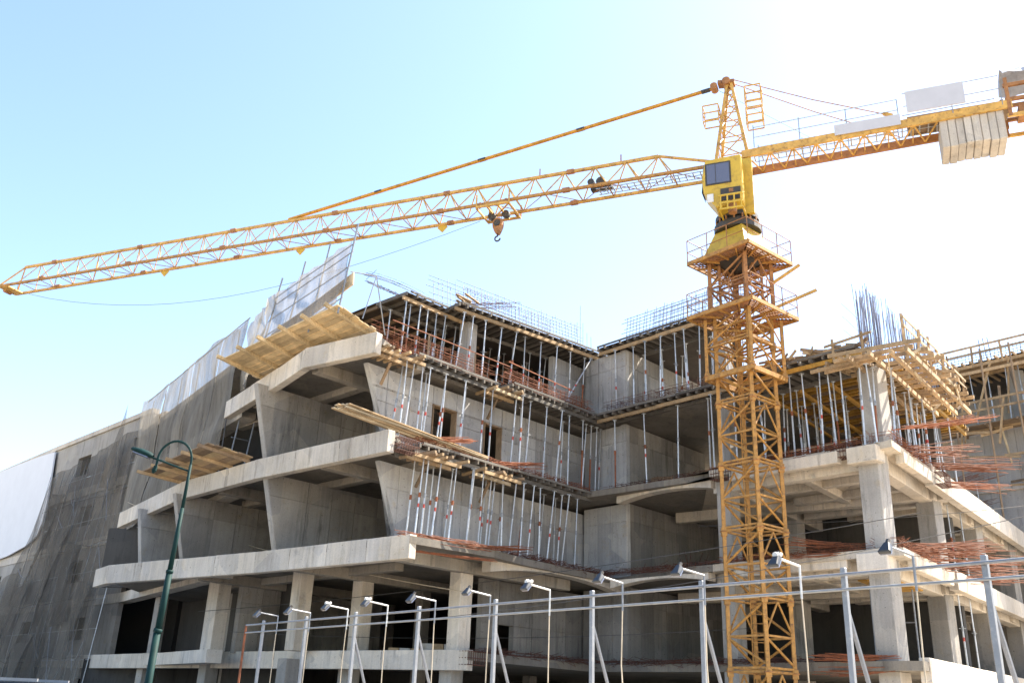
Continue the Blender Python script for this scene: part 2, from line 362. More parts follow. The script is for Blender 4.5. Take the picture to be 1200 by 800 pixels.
# wall fins of the left front (parallel to B)
def fin(x, y, z0, z1, ln, lean=.30, mat='concrete'):
    F = fr(Vector((x, y)), uB, nB)
    wall(F, -ln, .01, z0, z1, 0, th=.3, pw=1.15, zc_=z0+(z1-z0)*.72, slant=lambda z: -.05+(z-z0)*lean, mat=mat)
fin(-8.75, 36.65, L2, L3-.5, 9.5); fin(-13.75, 41.25, L2, L3-.5, 9); fin(-9.45, 36.15, L3, L4-.5, 9)
fin(-16.9, 45.0, L2, L3-.5, 1.6, .2, 'concrete_grey')
fin(-11.4, 42.4, L1, L2-.5, 8, .0)
# back walls that close the deep floors, interior shade put into their dark colour
for z0, z1 in ((0, L1), (L1, L2), (L2, L3), (L3, L4)):
    m = MB(); m.beam((-16, 61, (z0+z1)/2), (4, 58, (z0+z1)/2), .25, z1-z0-.3); m.beam((4.5, 60, (z0+z1)/2), (30, 60.5, (z0+z1)/2), .25, z1-z0-.3); m.build('wall', 'concrete_in_shade', bld)
wall(B, -12, 9.0, L4, L5-.1, -8.5, mat='concrete_in_shade'); wall(B, -9, 9.5, L3, L4-.3, -9.5, mat='concrete_in_shade', frames=False)
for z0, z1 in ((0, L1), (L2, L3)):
    m = MB(); m.beam((-22, 53, (z0+z1)/2), (-8, 49, (z0+z1)/2), .25, z1-z0-.3); m.beam((-8, 49, (z0+z1)/2), (0, 49, (z0+z1)/2), .25, z1-z0-.3); m.build('wall', 'concrete_in_shade', bld)
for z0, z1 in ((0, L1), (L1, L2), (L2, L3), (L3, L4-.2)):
    MB().beam(C(1.5, -9.6, (z0+z1)/2), C(10.6, -9.6, (z0+z1)/2), .25, z1-z0-.3).build('wall', 'concrete_in_shade', bld)
# columns
def column(x, y, z0, z1, a=.6, b=.6, mat='concrete', rot=None, top=None):
    u = (rot or uC); n = Vector((u.y, -u.x)); k = (top or 1.0); m = MB()
    q = lambda sx, sy, f_: Vector((x, y)) + u*(sx*a/2*f_) + n*(sy*b/2*f_)
    m.hexa([(*q(-1, 1, 1), z0), (*q(1, 1, 1), z0), (*q(1, -1, 1), z0), (*q(-1, -1, 1), z0), (*q(-1, 1, k), z1), (*q(1, 1, k), z1), (*q(1, -1, k), z1), (*q(-1, -1, k), z1)])
    if len(m.f) and m.v: pass
    return m.build('column', mat, bld, .02)
for z0, z1 in ((0, L1-.28), (L1, L2-.24), (L2, L3-.24)):
    p = C(12.1, -.35, 0); column(p.x, p.y, z0, z1, .72, .72)
    p = C(6.15, -.5, 0); column(p.x, p.y, z0, z1, .62, .62)
    for k in (6.4, 12.8, 19.2):
        q = C(12.1, -.35, 0)+Vector((*uD, 0))*k; column(q.x, q.y, z0, z1, .7, .7)
        q = C(6.15, -.5, 0)+Vector((*uD, 0))*k; column(q.x, q.y, z0, z1, .62, .62)
p = C(12.1, -.95, 0); column(p.x, p.y, L3, L4-.55, .72, .72, 'concrete')
p = C(5.9, -1.0, 0); column(p.x, p.y, L3, L4-.24, .55, .55); column(p.x, p.y, L4, L5-.35, .55, .55, 'concrete')
p = B(5.6, -2.8, 0); column(p.x, p.y, L4, L5-.35, .55, .55, 'concrete', uB)
for x, y in ((-8.0, 38.75), (-5.6, 39.0), (-1.5, 35.3), (-12.4, 42.6)):
    column(x, y, L1, L2-.24, .62, .85 if x < -12 else .6, 'concrete_warm', uB)
for x, y in ((-8.3, 39.2), (-5.9, 39.3), (-1.7, 35.6), (-12.8, 44.0), (-17.5, 49.5)):
    column(x, y, 0, L1-.28, .62, .62, 'concrete', uB)
for x, y in ((-3.6, 44.5), (-9.5, 47), (-13.5, 49.5), (-17.6, 50.5), (1.5, 48), (-6.0, 52)):
    for z0, z1 in ((0, L1-.28), (L1, L2-.24), (L2, L3-.24)): column(x, y, z0, z1, .5, .5, 'concrete', uB)
for x, y in ((-8.2, 46.5), (-3.5, 42.0)): column(x, y, L3, L4-.24, .5, .5, 'concrete', uB)
# corner brackets of the right block (cast stubs under the L3/L2 corner)
for z in (L3, L2):
    p = C(12.15, .15, z-.38); MB().beam(p-Vector((*uC, 0))*.55, p+Vector((*uC, 0))*.5, .62, .55).build('bracket', 'concrete_warm', bld, .02)
    p = C(9.0, .2, z-.3); MB().beam(p-Vector((*uC, 0))*2.2, p+Vector((*uC, 0))*2.2, .3, .42).build('edge_beam', 'concrete_warm', bld, .02)
    p = D(3.4, -.1, z-.34); MB().beam(p-Vector((*uD, 0))*2.1, p+Vector((*uD, 0))*2.3, .3, .42).build('edge_beam', 'concrete_warm', bld, .02)
    p = C(11.2, -6.9, z-.4); MB().beam(p-Vector((*uC, 0))*.5, p+Vector((*uC, 0))*.45, .6, .5).build('bracket', 'concrete_warm', bld, .02)

# ------------------------------------------------------------------ formwork decks
def deck(name, label, f, s0, s1, do, di, z, step=.42, jm='timber_grey', sm='timber_grey', lm='timber_new', sheet='ply_dark', over=.18, stringers=True, group=None, edge=True):
    """z = underside of the concrete: sheet, joists across, two stringers along"""
    c = f((s0+s1)/2, (do+di)/2, z); t = thing(name, label, 'formwork', (c.x, c.y, z-.4), group)
    m = MB(); m.hexa([f(s0, do, z-.03), f(s1, do, z-.03), f(s1, di, z-.03), f(s0, di, z-.03), f(s0, do, z-.002), f(s1, do, z-.002), f(s1, di, z-.002), f(s0, di, z-.002)]); m.build('plywood_sheet', sheet, t)
    n = max(2, int((s1-s0)/step))
    for i in range(n+1):
        s = s0+(s1-s0)*i/n+rnd(-.05, .05)
        MB().beam(f(s, do+over*rnd(.2, 1), z-.10), f(s+rnd(-.03, .03), di, z-.10), .075, .14).build('joist', jm, t)
    if stringers:
        for d in (do-.12, di+.25):
            k = max(1, round((s1-s0)/3.2))
            for j in range(k):
                a = s0+(s1-s0)*j/k-.15; b = s0+(s1-s0)*(j+1)/k+.1
                zz = z-.245-.002*j
                MB().beam(f(a, d+.05*(j % 2), zz), f(b, d+.05*(j % 2), zz+rnd(-.01, .01)), .09, .145).build('stringer', sm if d != do-.12 or not lm else lm, t)
    if edge:
        k = max(1, round((s1-s0)/2.6))
        for j in range(k):
            a = s0+(s1-s0)*j/k; b = s0+(s1-s0)*(j+1)/k-.02
            MB().beam(f(a, do+over+.03, z-.03+rnd(-.015, .015)), f(b, do+over+.03, z-.03+rnd(-.015, .015)), .03, .085).build('edge_board', 'timber_grey' if jm == 'timber_grey' else 'timber_new', t)
    return t
T = .04
deck('formwork_deck', 'weathered ledge formwork above the row of props on the windowless wall', B, .3, 10.1, -.25, -1.68, L3-T, .4, lm='timber_grey')
deck('formwork_deck', 'jutting grey ledge formwork over the two window openings', B, 5.8, 10.2, -.75, -1.72, L4-T, .38, lm='timber_grey')
deck('formwork_deck', 'grey ledge formwork between the window openings and the inner corner', B, -.9, 5.6, -.2, -1.72, L4-T, .38, lm='timber_grey')
deck('formwork_deck', 'upper grey deck formwork on props over the open top storey', B5, -1.9, 7.9, -.15, -2.2, L5-.05, .4, lm='timber_new')
deck('formwork_deck', 'set-back roof deck formwork beyond the raised mesh corner', B, 5.6, 9.2, -2.75, -4.6, L5-.1, .4, lm='timber_new')
deck('formwork_deck', 'grey ledge formwork over the large open bay by the inner corner', C, -.05, 6.6, .05, -.88, L4-T, .42, lm='timber_new')
deck('formwork_deck', 'top deck formwork with long timber stringer running to the crane mast', C, -.55, 6.2, -.6, -2.4, L5-.05, .42, lm='timber_new')
deck('formwork_deck', 'roof formwork deck on yellow beams between mast and starter bars', C, 6.9, 12.3, .25, -1.9, L4-.05, .42, lm='timber_yellow')
# inner decks on yellow joists, right block (L4) and dark soffit of the top storey (L5)
t = thing('formwork_deck', 'deep formwork soffit of yellow joists behind the front props', 'formwork', C(9.5, -6, L4-.5))
q = lambda s, k, z: C(s, -2.0, z)+Vector((*uD, 0))*k
m = MB(); m.hexa([q(6.9, 0, L4-.05), q(12.6, 0, L4-.05), q(12.6, 10, L4-.05), q(6.9, 10, L4-.05), q(6.9, 0, L4-.02), q(12.6, 0, L4-.02), q(12.6, 10, L4-.02), q(6.9, 10, L4-.02)]); m.build('plywood_sheet', 'ply_dark', t)
for i in range(25): MB().beam(q(6.9, .2+i*.4, L4-.12), q(12.6, .2+i*.4, L4-.12), .08, .13).build('joist', 'timber_yellow' if i % 3 else 'timber_old', t)
for s in (7.3, 8.6, 9.9, 11.2, 12.4): MB().beam(q(s, .0, L4-.26), q(s, 10, L4-.26), .1, .14).build('stringer', 'timber_yellow', t)
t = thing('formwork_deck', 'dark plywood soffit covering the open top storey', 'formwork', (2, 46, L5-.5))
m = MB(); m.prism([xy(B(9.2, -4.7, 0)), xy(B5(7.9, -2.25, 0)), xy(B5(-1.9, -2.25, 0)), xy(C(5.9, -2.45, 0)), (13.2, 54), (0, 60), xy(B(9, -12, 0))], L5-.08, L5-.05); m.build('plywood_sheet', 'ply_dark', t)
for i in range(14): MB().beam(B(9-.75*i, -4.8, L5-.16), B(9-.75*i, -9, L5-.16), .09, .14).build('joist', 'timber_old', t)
# timber overhang along D (new wood): long runners, cross joists, guard rail
t = thing('timber_overhang', 'fresh timber formwork overhang of stacked joists with guard rail along the right edge', 'formwork', D(4, .4, L4-.5))
for d in (-.9, -.2, .5, 1.0):
    for a, b in ((-.6, 3.4), (3.2, 7.6)): MB().beam(D(a, d, L4-.66-(.1 if d > .4 else 0)), D(b, d, L4-.66-(.1 if d > .4 else 0)+rnd(-.03, .03)), .09, .16).build('runner', 'timber_new', t)
for i in range(14): MB().beam(D(-.5+i*.59, -1.6, L4-.5), D(-.5+i*.59+rnd(-.15, .15), 1.2+rnd(-.2, .3), L4-.5+rnd(-.02, .02)), .08, .13).build('joist', 'timber_new', t)
for i in range(2): MB().beam(D(.8+i*3.4, .9, L4-.40), D(2.6+i*3.4, .9+rnd(-.1, .1), L4-.40), .2, .045).build('board', 'timber_pale', t)
for i in range(6):
    s = -.4+i*1.5; MB().beam(D(s, .95, L4-.55), D(s+rnd(-.1, .1), 1.0+rnd(-.1, .1), L4+rnd(.4, .8)), .05, .08).build('guard_post', 'timber_new', t)
for zz in (L4+.1, L4+.42):
    for a, b in ((-.5, 3.5), (3.3, 7.3)): MB().beam(D(a, 1.0, zz), D(b, 1.05, zz+rnd(-.15, .08)), .03, .09).build('guard_rail', 'timber_new', t)
for a in range(8):
    s = rnd(-.2, 7); MB().beam(D(s, rnd(.1, .5), L4-.15), D(s+rnd(-.9, .9), rnd(1.0, 1.6), L4-.25+rnd(-.1, .3)), .06, .1).build('loose_plank', 'timber_new', t)
t = thing('timber_overhang', 'short fresh timber joists jutting at the front corner beside the starter bars', 'formwork', C(11.8, .5, L4-.5))
for i in range(5): MB().beam(C(11.3+i*.33, -.9, L4-.5), C(11.3+i*.33+rnd(-.15, .15), .6+rnd(-.3, .3), L4-.5), .08, .13).build('joist', 'timber_new', t)
for d in (.1, .45): MB().beam(C(11.0-d, d, L4-.64), C(13.2, d, L4-.60), .08, .12).build('runner', 'timber_new', t)
for s in (11.5, 12.6): MB().beam(C(s, .5, L4-.5), C(s, .52, L4+.35), .05, .08).build('guard_post', 'timber_new', t)
MB().beam(C(11.2, .56, L4+.12), C(13.0, .6, L4+.22), .03, .09).build('guard_rail', 'timber_new', t)

t = thing('timber_scaffold', 'loose timbers and boards piled about the deck edge beside the starter bars', 'planks', C(10.5, -.2, L4))
for i in range(22):
    s_ = rnd(8.8, 12.4); MB().beam(C(s_, rnd(-.6, .3), L4+rnd(.05, .3)), C(s_+rnd(-1.4, 1.4), rnd(-.6, .6), L4+rnd(.05, .45)), .05, rnd(.07, .12)).build('plank', random.choice(('timber_new', 'timber_pale', 'timber_old')), t)
t = thing('timber_scaffold', 'loose timbers nailed under and over the fresh timber overhang', 'planks', D(4, .5, L4-.6))
for i in range(26):
    s_ = rnd(-.3, 7.5); v_ = rnd(0, 1) < .4; d_ = rnd(-.2, 1.3)
    MB().beam(D(s_, d_, L4-rnd(.5, 1.0)), D(s_+(rnd(-.2, .2) if v_ else rnd(-1.3, 1.3)), d_+rnd(-.3, .4), L4+(rnd(-.2, .5) if v_ else rnd(-.9, -.3))), .05, rnd(.07, .12)).build('plank', random.choice(('timber_new', 'timber_pale', 'timber_old')), t)
# ------------------------------------------------------------------ steel props, each a thing of its own
PM = {}
def prop_meshes(h):
    k = round(h*5)/5
    if k not in PM:
        lo = k*.56
        o = MB(); o.tube((0, 0, .01), (0, 0, lo), .034, 7); o.box((-.075, -.075, 0), (.075, .075, .012))
        i = MB(); i.tube((0, 0, lo-.1), (0, 0, k-.012), .027, 7); i.box((-.075, -.075, k-.014), (.075, .075, k))
        c = MB(); c.tube((0, 0, lo-.16), (0, 0, lo+.02), .046, 8); c.tube((-.13, 0, lo-.06), (.13, 0, lo-.06), .011, 5)
        s = MB(); s.tube((0, 0, lo-.52), (0, 0, lo-.38), .0365, 7)
        PM[k] = (k, o.mesh('outer_tube', 'galvanised'), i.mesh('inner_tube', 'galvanised'), c.mesh('collar', 'zinc_dark'), s.mesh('sticker', 'prop_red'), c.mesh('collar', 'rust'), o.mesh('outer_tube', 'rust'))
    return PM[k]
def prop(foot, head, label, group, rusty=False):
    foot, head = Vector(foot), Vector(head); h = (head-foot).length
    k, mo, mi, mc, ms, mcr, mor = prop_meshes(h)
    r = bpy.data.objects.new('steel_prop', None); COL.objects.link(r); r.empty_display_size = .2
    r.location = foot; q = (head-foot).to_track_quat('Z', 'Y') @ Matrix.Rotation(rnd(0, 6.3), 3, 'Z').to_quaternion()
    r.rotation_mode = 'QUATERNION'; r.rotation_quaternion = q; r.scale = (1, 1, h/k)
    tag(r, label, 'prop', group)
    for nm, me in (('outer_tube', mor if rusty else mo), ('inner_tube', mi), ('collar', mcr if rnd(0, 1) < .35 else mc), ('sticker', ms)):
        if nm == 'sticker' and (rusty or rnd(0, 1) < .5): continue
        o = bpy.data.objects.new(nm, me); COL.objects.link(o); o.parent = r
ORD = 'first second third fourth fifth sixth seventh eighth ninth tenth eleventh twelfth thirteenth fourteenth fifteenth sixteenth seventeenth eighteenth nineteenth'.split()
def prop_row(f, ss, d, z0, z1, label, group, lean=.05, dj=.1, ref='the inner corner'):
    base_label = label
    for i_, s in enumerate(sorted(ss)):
        label = base_label+', '+ORD[i_]+' from '+ref
        dd = d+rnd(-dj, dj); h = z1-z0
        k_ = 1.0 if f in (B, B5) else 0
        prop(f(s+.06*k_+rnd(-.09, .09), dd, z0), f(s-.04*h*k_+rnd(-lean, lean)*h, dd+rnd(-lean*.5, lean*.8)*h, z1), label, group, rnd(0, 1) < (.2 if f is D else .08))
hd = .33
gl = 'steel props on the ledges'
prop_row(B, [9.9, 9.55, 9.0, 8.2, 7.5, 7.3, 6.85, 6.4, 6.2, 5.6, 5.2, 4.6, 4.0, 3.45, 2.9, 2.2, 2.0, 1.2], -.36, L2+.0, L3-T-hd, 'steel prop against the windowless wall', gl)
prop_row(B, [10.6, 10.25, 9.7, 9.4, 8.6, 7.7, 6.6, 6.15], -.8, L3, L4-T-hd, 'steel prop on the jutting window ledge', gl, .035)
prop_row(B, [5.15, 4.9, 4.2, 3.3, 2.5, 1.7, .8], -.34, L3, L4-T-hd, 'steel prop on the narrower window ledge', gl, .03)
prop_row(B, [.25, -.1, -.35, -.75], -.6, L3, L4-T-hd, 'steel prop of the tight inner corner cluster', gl, .02)
prop_row(B5, [7.7, 7.2, 6.4, 5.6, 4.8, 4.0, 3.1, 2.2, 1.3, .5], -.35, L4, L5-.38, 'front-row steel prop of the open top storey', 'steel props of the top storey', .04)
prop_row(B5, [7.4, 6.9, 6.1, 5.2, 4.4, 3.5, 2.6, 1.7, .9, .1], -1.85, L4, L5-.38, 'second-row steel prop of the open top storey', 'steel props of the top storey', .03)
prop_row(B, [9.1, 8.8, 8.4, 7.9, 7.5, 7.1], -2.95, L4, L5-.42, 'steel prop under the set-back roof deck', 'steel props of the top storey', .04)
prop_row(B, [8.9, 8.1, 7.3, 6.3], -4.2, L4, L5-.42, 'rear steel prop under the set-back roof deck', 'steel props of the top storey', .03)
prop_row(C, [.75, 2.4, 4.0, 5.6], -.2, L3, L4-T-hd, 'steel prop in the large open bay', gl, .03)
prop_row(C, [5.9, 6.3], .0, L3, L4-T-hd, 'steel prop beside the column at the mast', gl, .02)
prop_row(C, [.3, 1.2, 2.1, 2.9, 3.6, 4.2, 4.9, 5.6, 6.3], -.75, L4, L5-.38, 'front steel prop under the top deck near the mast', 'steel props of the top storey', .02)
prop_row(C, [.9, 1.9, 3.2, 4.5, 5.3], -2.1, L4, L5-.38, 'rear steel prop under the top deck near the mast', 'steel props of the top storey', .02)
prop_row(C, [7.0, 7.5, 8.2, 8.9, 9.3, 9.9, 10.6, 11.0, 11.5, 12.2], .02, L3, L4-.38, 'front steel prop under the yellow-beamed deck', 'steel props of the right block', .04, ref='the mast')
prop_row(C, [7.2, 8.0, 8.7, 9.6, 10.3, 11.4], -1.7, L3, L4-.38, 'rear steel prop under the yellow-beamed deck', 'steel props of the right block', .03, ref='the mast')
for ri, k in enumerate((1.6, 3.4, 5.2, 7.0)):
    f = (lambda kk: (lambda s, d, z: C(s, -2.0, z)+Vector((*uD, 0))*kk))(k)
    prop_row(f, [7.3, 8.0, 8.6, 9.3, 9.9, 10.6, 11.2, 11.8, 12.4], 0, L3, L4-.35, 'steel prop in '+ORD[ri]+' inner row under yellow joists', 'steel props of the right block', .02, ref='the mast')
prop_row(D, [.3, .7, 1.2, 1.9, 2.6, 3.2, 3.9, 4.7, 5.5, 6.4, 7.2], -.55, L3, L4-.74, 'steel prop under the fresh timber overhang', 'steel props of the right block', .04, ref='the front right column')
prop_row(D, [1.0, 2.2, 3.5, 5.0, 6.8], -.15, L3, L4-.74, 'slab-edge steel prop under the timber overhang', 'steel props of the right block', .05, ref='the front right column')
prop_row(D, [8.6, 10.4], -.5, L2, L3-.56, 'lone steel prop under the pale slab beam', 'lone steel props of the right wing', .02, ref='the front right column')
prop_row(D, [7.6, 9.6], -.4, L1, L2-.5, 'lone steel prop on the lowest right slab', 'lone steel props of the right wing', .02, ref='the front right column')
prop_row(B5, [7.0, 6.3, 5.0, 3.8, 2.9, 1.4], -3.4, L4, L5-.09, 'rearmost steel prop of the open top storey', 'steel props of the top storey', .03)
prop_row(C, [.6, 1.6, 2.6, 3.8, 5.0], -3.8, L4, L5-.09, 'rearmost steel prop under the top deck', 'steel props of the top storey', .02)
prop_row(B, [9.75, 8.7, 7.9, 6.0, 5.0, 3.8, 2.6, 1.6], -1.1, L2, L3-T-hd, 'inner-row steel prop close to the windowless wall', gl, .04)
prop_row(B, [10.45, 9.1, 8.3, 7.1, 3.7, 2.1, 1.2], -1.3, L3, L4-T-hd, 'inner-row steel prop close to the window wall', gl, .04)
# raking prop in the top storey and a stubby raker at the wall
prop(B(1.7, -.75, L4), B(-.6, -1.0, L5-.5), 'long slanted steel prop leaning across the top storey at the inner corner', 'raking props')

# ------------------------------------------------------------------ reinforcement
def rod(m, p, q, r=.011, sag=0.):
    p, q = Vector(p), Vector(q)
    if sag: c = (p+q)/2+Vector((0, 0, -sag)); m.tube(p, c, r, 4); m.tube(c, q, r, 4)
    else: m.tube(p, q, r, 4)
def cage(label, f, s0, s1, d0, d1, z0, z1, mat='rust', nl=5, step=.2, jit=.03, group='rebar cages on the ledges', ext=.5, r=.0085):
    c = f((s0+s1)/2, (d0+d1)/2, z0); t = thing('rebar_cage', label, 'rebar', c, group)
    m = MB()
    for d in (d0, d1):
        for i in range(nl):
            z = z0+(z1-z0)*i/(nl-1)
            k = max(1, int((s1-s0)/3))
            for j in range(k):
                a = s0+(s1-s0)*j/k-rnd(0, ext); b = s0+(s1-s0)*(j+1)/k+rnd(0, ext)
                rod(m, f(a, d+rnd(-jit, jit), z+rnd(-jit, jit)), f(b, d+rnd(-jit, jit), z+rnd(-jit, jit)), r, rnd(0, .04))
    m.build('long_bars', mat, t)
    m = MB(); n = int((s1-s0)/step/1.5)
    for i in range(n+1):
        s = s0+(s1-s0)*i/n+rnd(-.07, .07); tz = z1+rnd(-.12, .1)
        for a, b in ((f(s, d0, z0), f(s, d0, tz)), (f(s, d1, z0), f(s, d1, tz)), (f(s, d0, tz-.03), f(s, d1, tz-.03))): rod(m, a, b, r*.85)
    m.build('stirrups', mat, t)['kind'] = 'stuff'
    m = MB(); od = max(d0, d1)
    for i in range(int((s1-s0)*17)):
        s = rnd(s0, s1); a = rnd(-1, 1)*rnd(.2, 1.1); z = z0+rnd(-.03, .14)
        rod(m, f(s, od-.15, z), f(s+a, od+rnd(.03, .36), z+rnd(-.2, .14)), r*rnd(.8, 1.2))
    m.build('loose_ends', mat, t)['kind'] = 'stuff'
def bundle(label, p, q, n, spread, mat='rust', group='rebar bundles', r=.010, vsp=None):
    p, q = Vector(p), Vector(q); t = thing('rebar_bundle', label, 'rebar', p, group); m = MB(); L = (q-p).length; d = (q-p)/L
    for i in range(n):
        o = Vector((rnd(-spread, spread), rnd(-spread, spread), rnd(-1, 1)*(vsp or spread*.5))); e = Vector((rnd(-1, 1), rnd(-1, 1), rnd(-1, 1)))*spread*1.7
        e.z *= .45; rod(m, p+o*1.3-d*rnd(-.6, .5)*L*.4, q+o*1.3+e+d*rnd(-.7, .5)*L*.35, r, rnd(-.02, .08))
    m.build('bars', mat, t)['kind'] = 'stuff'
cage('rusty rebar cage on the floor edge above the two window openings', B, .4, 5.4, -.35, -.75, L4+.06, L4+.62, nl=10, step=.18, jit=.05)
cage('tall rusty rebar cage at the set-back top storey corner', B, 5.9, 11.6, -1.15, -1.6, L4+.06, L4+.85, nl=12, step=.2, jit=.05)
cage('flat rusty rebar mat on the ledge below the window openings', B, .3, 10.0, -.38, -1.1, L3+.03, L3+.26, nl=5, step=.15)
cage('dark rusty rebar along the curved slab edge under the windowless wall', B, .2, 7.5, .55, .2, L2+.03, L2+.17, 'rust_dark', nl=4, step=.18)
cage('rusty rebar cage along the top storey edge next to the mast', C, .3, 6.3, -.2, -.6, L4+.04, L4+.55, 'rust_dark', nl=6, step=.16)
cage('dark rebar mat along the edge of the large open bay', C, .4, 5.6, -.1, -.5, L3+.03, L3+.22, 'rust_dark', nl=4, step=.16)
cage('dark rebar strip along the slab edge below the large open bay', C, .3, 5.8, .3, 0, L2+.02, L2+.16, 'rust_dark', nl=4, step=.16)
cage('rust-dark rebar strip on the lowest slab edge at the inner corner', C, -.2, 11.6, .0, -.3, L1+.02, L1+.14, 'rust_dark', nl=3, step=.3)
cage('rust-dark rebar strip on the lowest slab edge below the door opening', B, .2, 6.5, -.2, -.5, L1+.02, L1+.14, 'rust_dark', nl=3, step=.3)
cage('rusty rebar strip at the foot of the props behind the mast', C, 6.6, 11.8, .15, -.2, L3+.03, L3+.3, nl=5, step=.15)
cage('rusty rebar strip on the second-floor edge behind the mast', C, 6.4, 11.6, .2, -.15, L2+.03, L2+.24, nl=4, step=.16)
cage('rusty rebar mat beside the front right column on the second floor', D, .6, 4.2, -.1, -1.0, L2+.03, L2+.36, nl=6, step=.14)
cage('rusty rebar mat beside the front right column on the third floor', D, .6, 4.4, -.05, -.8, L3+.03, L3+.42, nl=6, step=.14)
for lbl, p, q, n, sp in (
    ('bundle of long rusty bars jutting from the third floor corner below the timber', D(.9, .3, L3+.55), D(2.6, 2.3, L3+1.0), 16, .10),
    ('fan of rusty bars jutting below the fresh timber overhang', D(2.0, -.2, L3+.1), D(4.2, 1.6, L3+.35), 18, .22),
    ('heap of rusty bars hanging out at the far end of the timber overhang', D(4.8, -.2, L3+.2), D(6.2, 2.2, L3+.15), 26, .2),
    ('rusty bars jutting over the pale slab beam', D(6.2, -.3, L3-.2), D(7.5, 1.7, L3-.3), 14, .16),
    ('broad fan of rusty bars jutting from the second floor by the right column', D(1.6, -.4, L2+.2), D(3.6, 1.9, L2+.2), 36, .3),
    ('rusty bars jutting past the second right column', D(4.4, -.5, L2+.1), D(6.2, 1.8, L2+.05), 26, .28),
    ('rusty bars trailing over the lower pale slab', D(7.2, -.5, L2-.1), D(9.0, 1.6, L2+.0), 16, .22),
    ('rusty bars fanning from the left of the front right column', C(11.0, -.2, L2+.3), C(9.6, .7, L2+.4), 14, .14),
    ('single fan of thin rusty bars at the slab edge left of the right column', C(11.2, .3, L2-.05), C(9.4, .9, L2-.05), 6, .06),
    ('rusty bars bunched at the corner of the cracked slab end', B(10.7, .35, L2+.1), B(7.9, 1.0, L2-.0), 20, .13),
    ('rusty bars drooping under the cracked slab end', B(10.5, .4, L2-.42), B(7.6, .9, L2-.36), 8, .06),
    ('dark rusty bars pointing out over the windowless wall base', B(8.0, .9, L2+.05), B(6.2, 1.35, L2+.18), 12, .08),
    ('rusty bars poking out at the jog of the window ledge', B(6.0, -.4, L3+.1), B(4.3, .35, L3+.3), 14, .1),
    ('rusty bars on the ledge corner beside the pale planks', B(9.6, -.5, L3+.25), B(7.9, .2, L3+.45), 12, .12),
    ('rusty bars on the lowest slab at the front right column', C(12.2, .4, L1+.12), C(10.0, .55, L1+.1), 14, .12),
    ('loose rusty bars in the recess of the lowest slab edge', C(12.0, .45, L1-.25), C(10.2, .5, L1-.3), 9, .12)):
    bundle(lbl, p, q, int(n*1.5), sp)
# rebar end cages at broken slab ends
for lbl, c, u_ in (('black rebar stub cage at the end of the third floor fascia', B(10.85, -.1, L3-.33), uB), ('black rebar stub cage at the third floor column bracket', C(11.2, .1, L3-.1), uC), ('black rebar stub cage beside the column at the mast', C(6.5, .2, L3-.15), uC), ('black rebar stub cage by the pale slab beam', D(5.2, .2, L3-.35), uD), ('rebar stub cage at the lowest slab edge', B(7.0, -.1, L1-.2), uB)):
    t = thing('rebar_cage', lbl, 'rebar', c, 'rebar stub cages'); m = MB(); u3 = Vector((*u_, 0)); n3 = Vector((u_.y, -u_.x, 0))
    for a in (-.2, -.07, .07, .2):
        for b_ in (-.22, 0, .22): rod(m, c+n3*a+Vector((0, 0, b_))-u3*.5, c+n3*a+Vector((0, 0, b_))+u3*.5, .014)
    for a in range(9):
        o = u3*(-.45+a*.11)
        for p, q in (((-.2, -.22), (-.2, .22)), ((.2, -.22), (.2, .22)), ((-.2, .22), (.2, .22)), ((-.2, -.22), (.2, -.22))): rod(m, c+o+n3*p[0]+Vector((0, 0, p[1])), c+o+n3*q[0]+Vector((0, 0, q[1])), .011)
    m.build('bars', 'rust_dark', t)['kind'] = 'stuff'
# thin mesh and starter bars standing on the roof decks
def roof_mesh(label, f, s0, s1, d, h, step=.19, rows=8, z=L5+.0, lean=.3, mat='rebar_blue'):
    t = thing('rebar_mesh', label, 'rebar', f((s0+s1)/2, d, z), 'reinforcement mesh standing on the roof'); m = MB(); n = int((s1-s0)/step)
    for i in range(n+1):
        s = s0+(s1-s0)*i/n; rod(m, f(s, d, z), f(s+rnd(-.05, .05), d-lean*h+rnd(-.04, .04), z+h*rnd(.86, 1.05)), .014)
    for i in range(1, rows+1):
        zz = z+h*i/(rows+.5); rod(m, f(s0-rnd(0, .4), d-lean*h*i/rows, zz), f(s1+rnd(0, .5), d-lean*h*i/rows+rnd(-.05, .05), zz+rnd(-.05, .05)), .014)
    m.build('bars', mat, t)['kind'] = 'stuff'
roof_mesh('pale reinforcement mesh on the roof deck beside the set-back corner', B5, .2, 7.0, -.9, 1.5, lean=.12)
roof_mesh('second pale reinforcement mesh further back on the roof deck', B5, .4, 7.4, -2.6, 2.3, .24, lean=.1)
roof_mesh('pale reinforcement mesh on the roof deck running to the mast', C, .4, 6.0, -1.3, 1.5, lean=.12)
roof_mesh('second pale reinforcement mesh behind the mast platform', C, .6, 5.9, -3.0, 2.4, .24, lean=.1)
roof_mesh('thin mesh lying low over the set-back deck', B, 7.2, 10.2, -3.4, .45, .16, 5, L5-.1, 1.2)
roof_mesh('thin mesh over the deck right of the mast', C, 7.0, 11.4, -1.2, .55, .16, 6, L4)
t = thing('starter_bars', 'tall dense row of vertical starter bars over the timber overhang', 'rebar', D(2, -1, L4)); m = MB()
for i in range(120):
    s = rnd(.2, 9.0) if i > 22 else rnd(.1, 1.6); d = -.55+rnd(-.3, .3); rod(m, D(s, d, L4-.05), D(s+rnd(-.06, .06), d+rnd(-.08, .08), L4+(2.2+.08*s)*rnd(.84, 1.05)), .013)
for zz in (.4, .9, 1.4): rod(m, D(-.4, -1.0, L4+zz), D(8.3, -1.0, L4+zz), .008)
m.build('bars', 'rebar_blue', t)['kind'] = 'stuff'
t = thing('starter_bars', 'three lone starter bars standing at the inner roof corner', 'rebar', B(.2, -.9, L5)); m = MB()
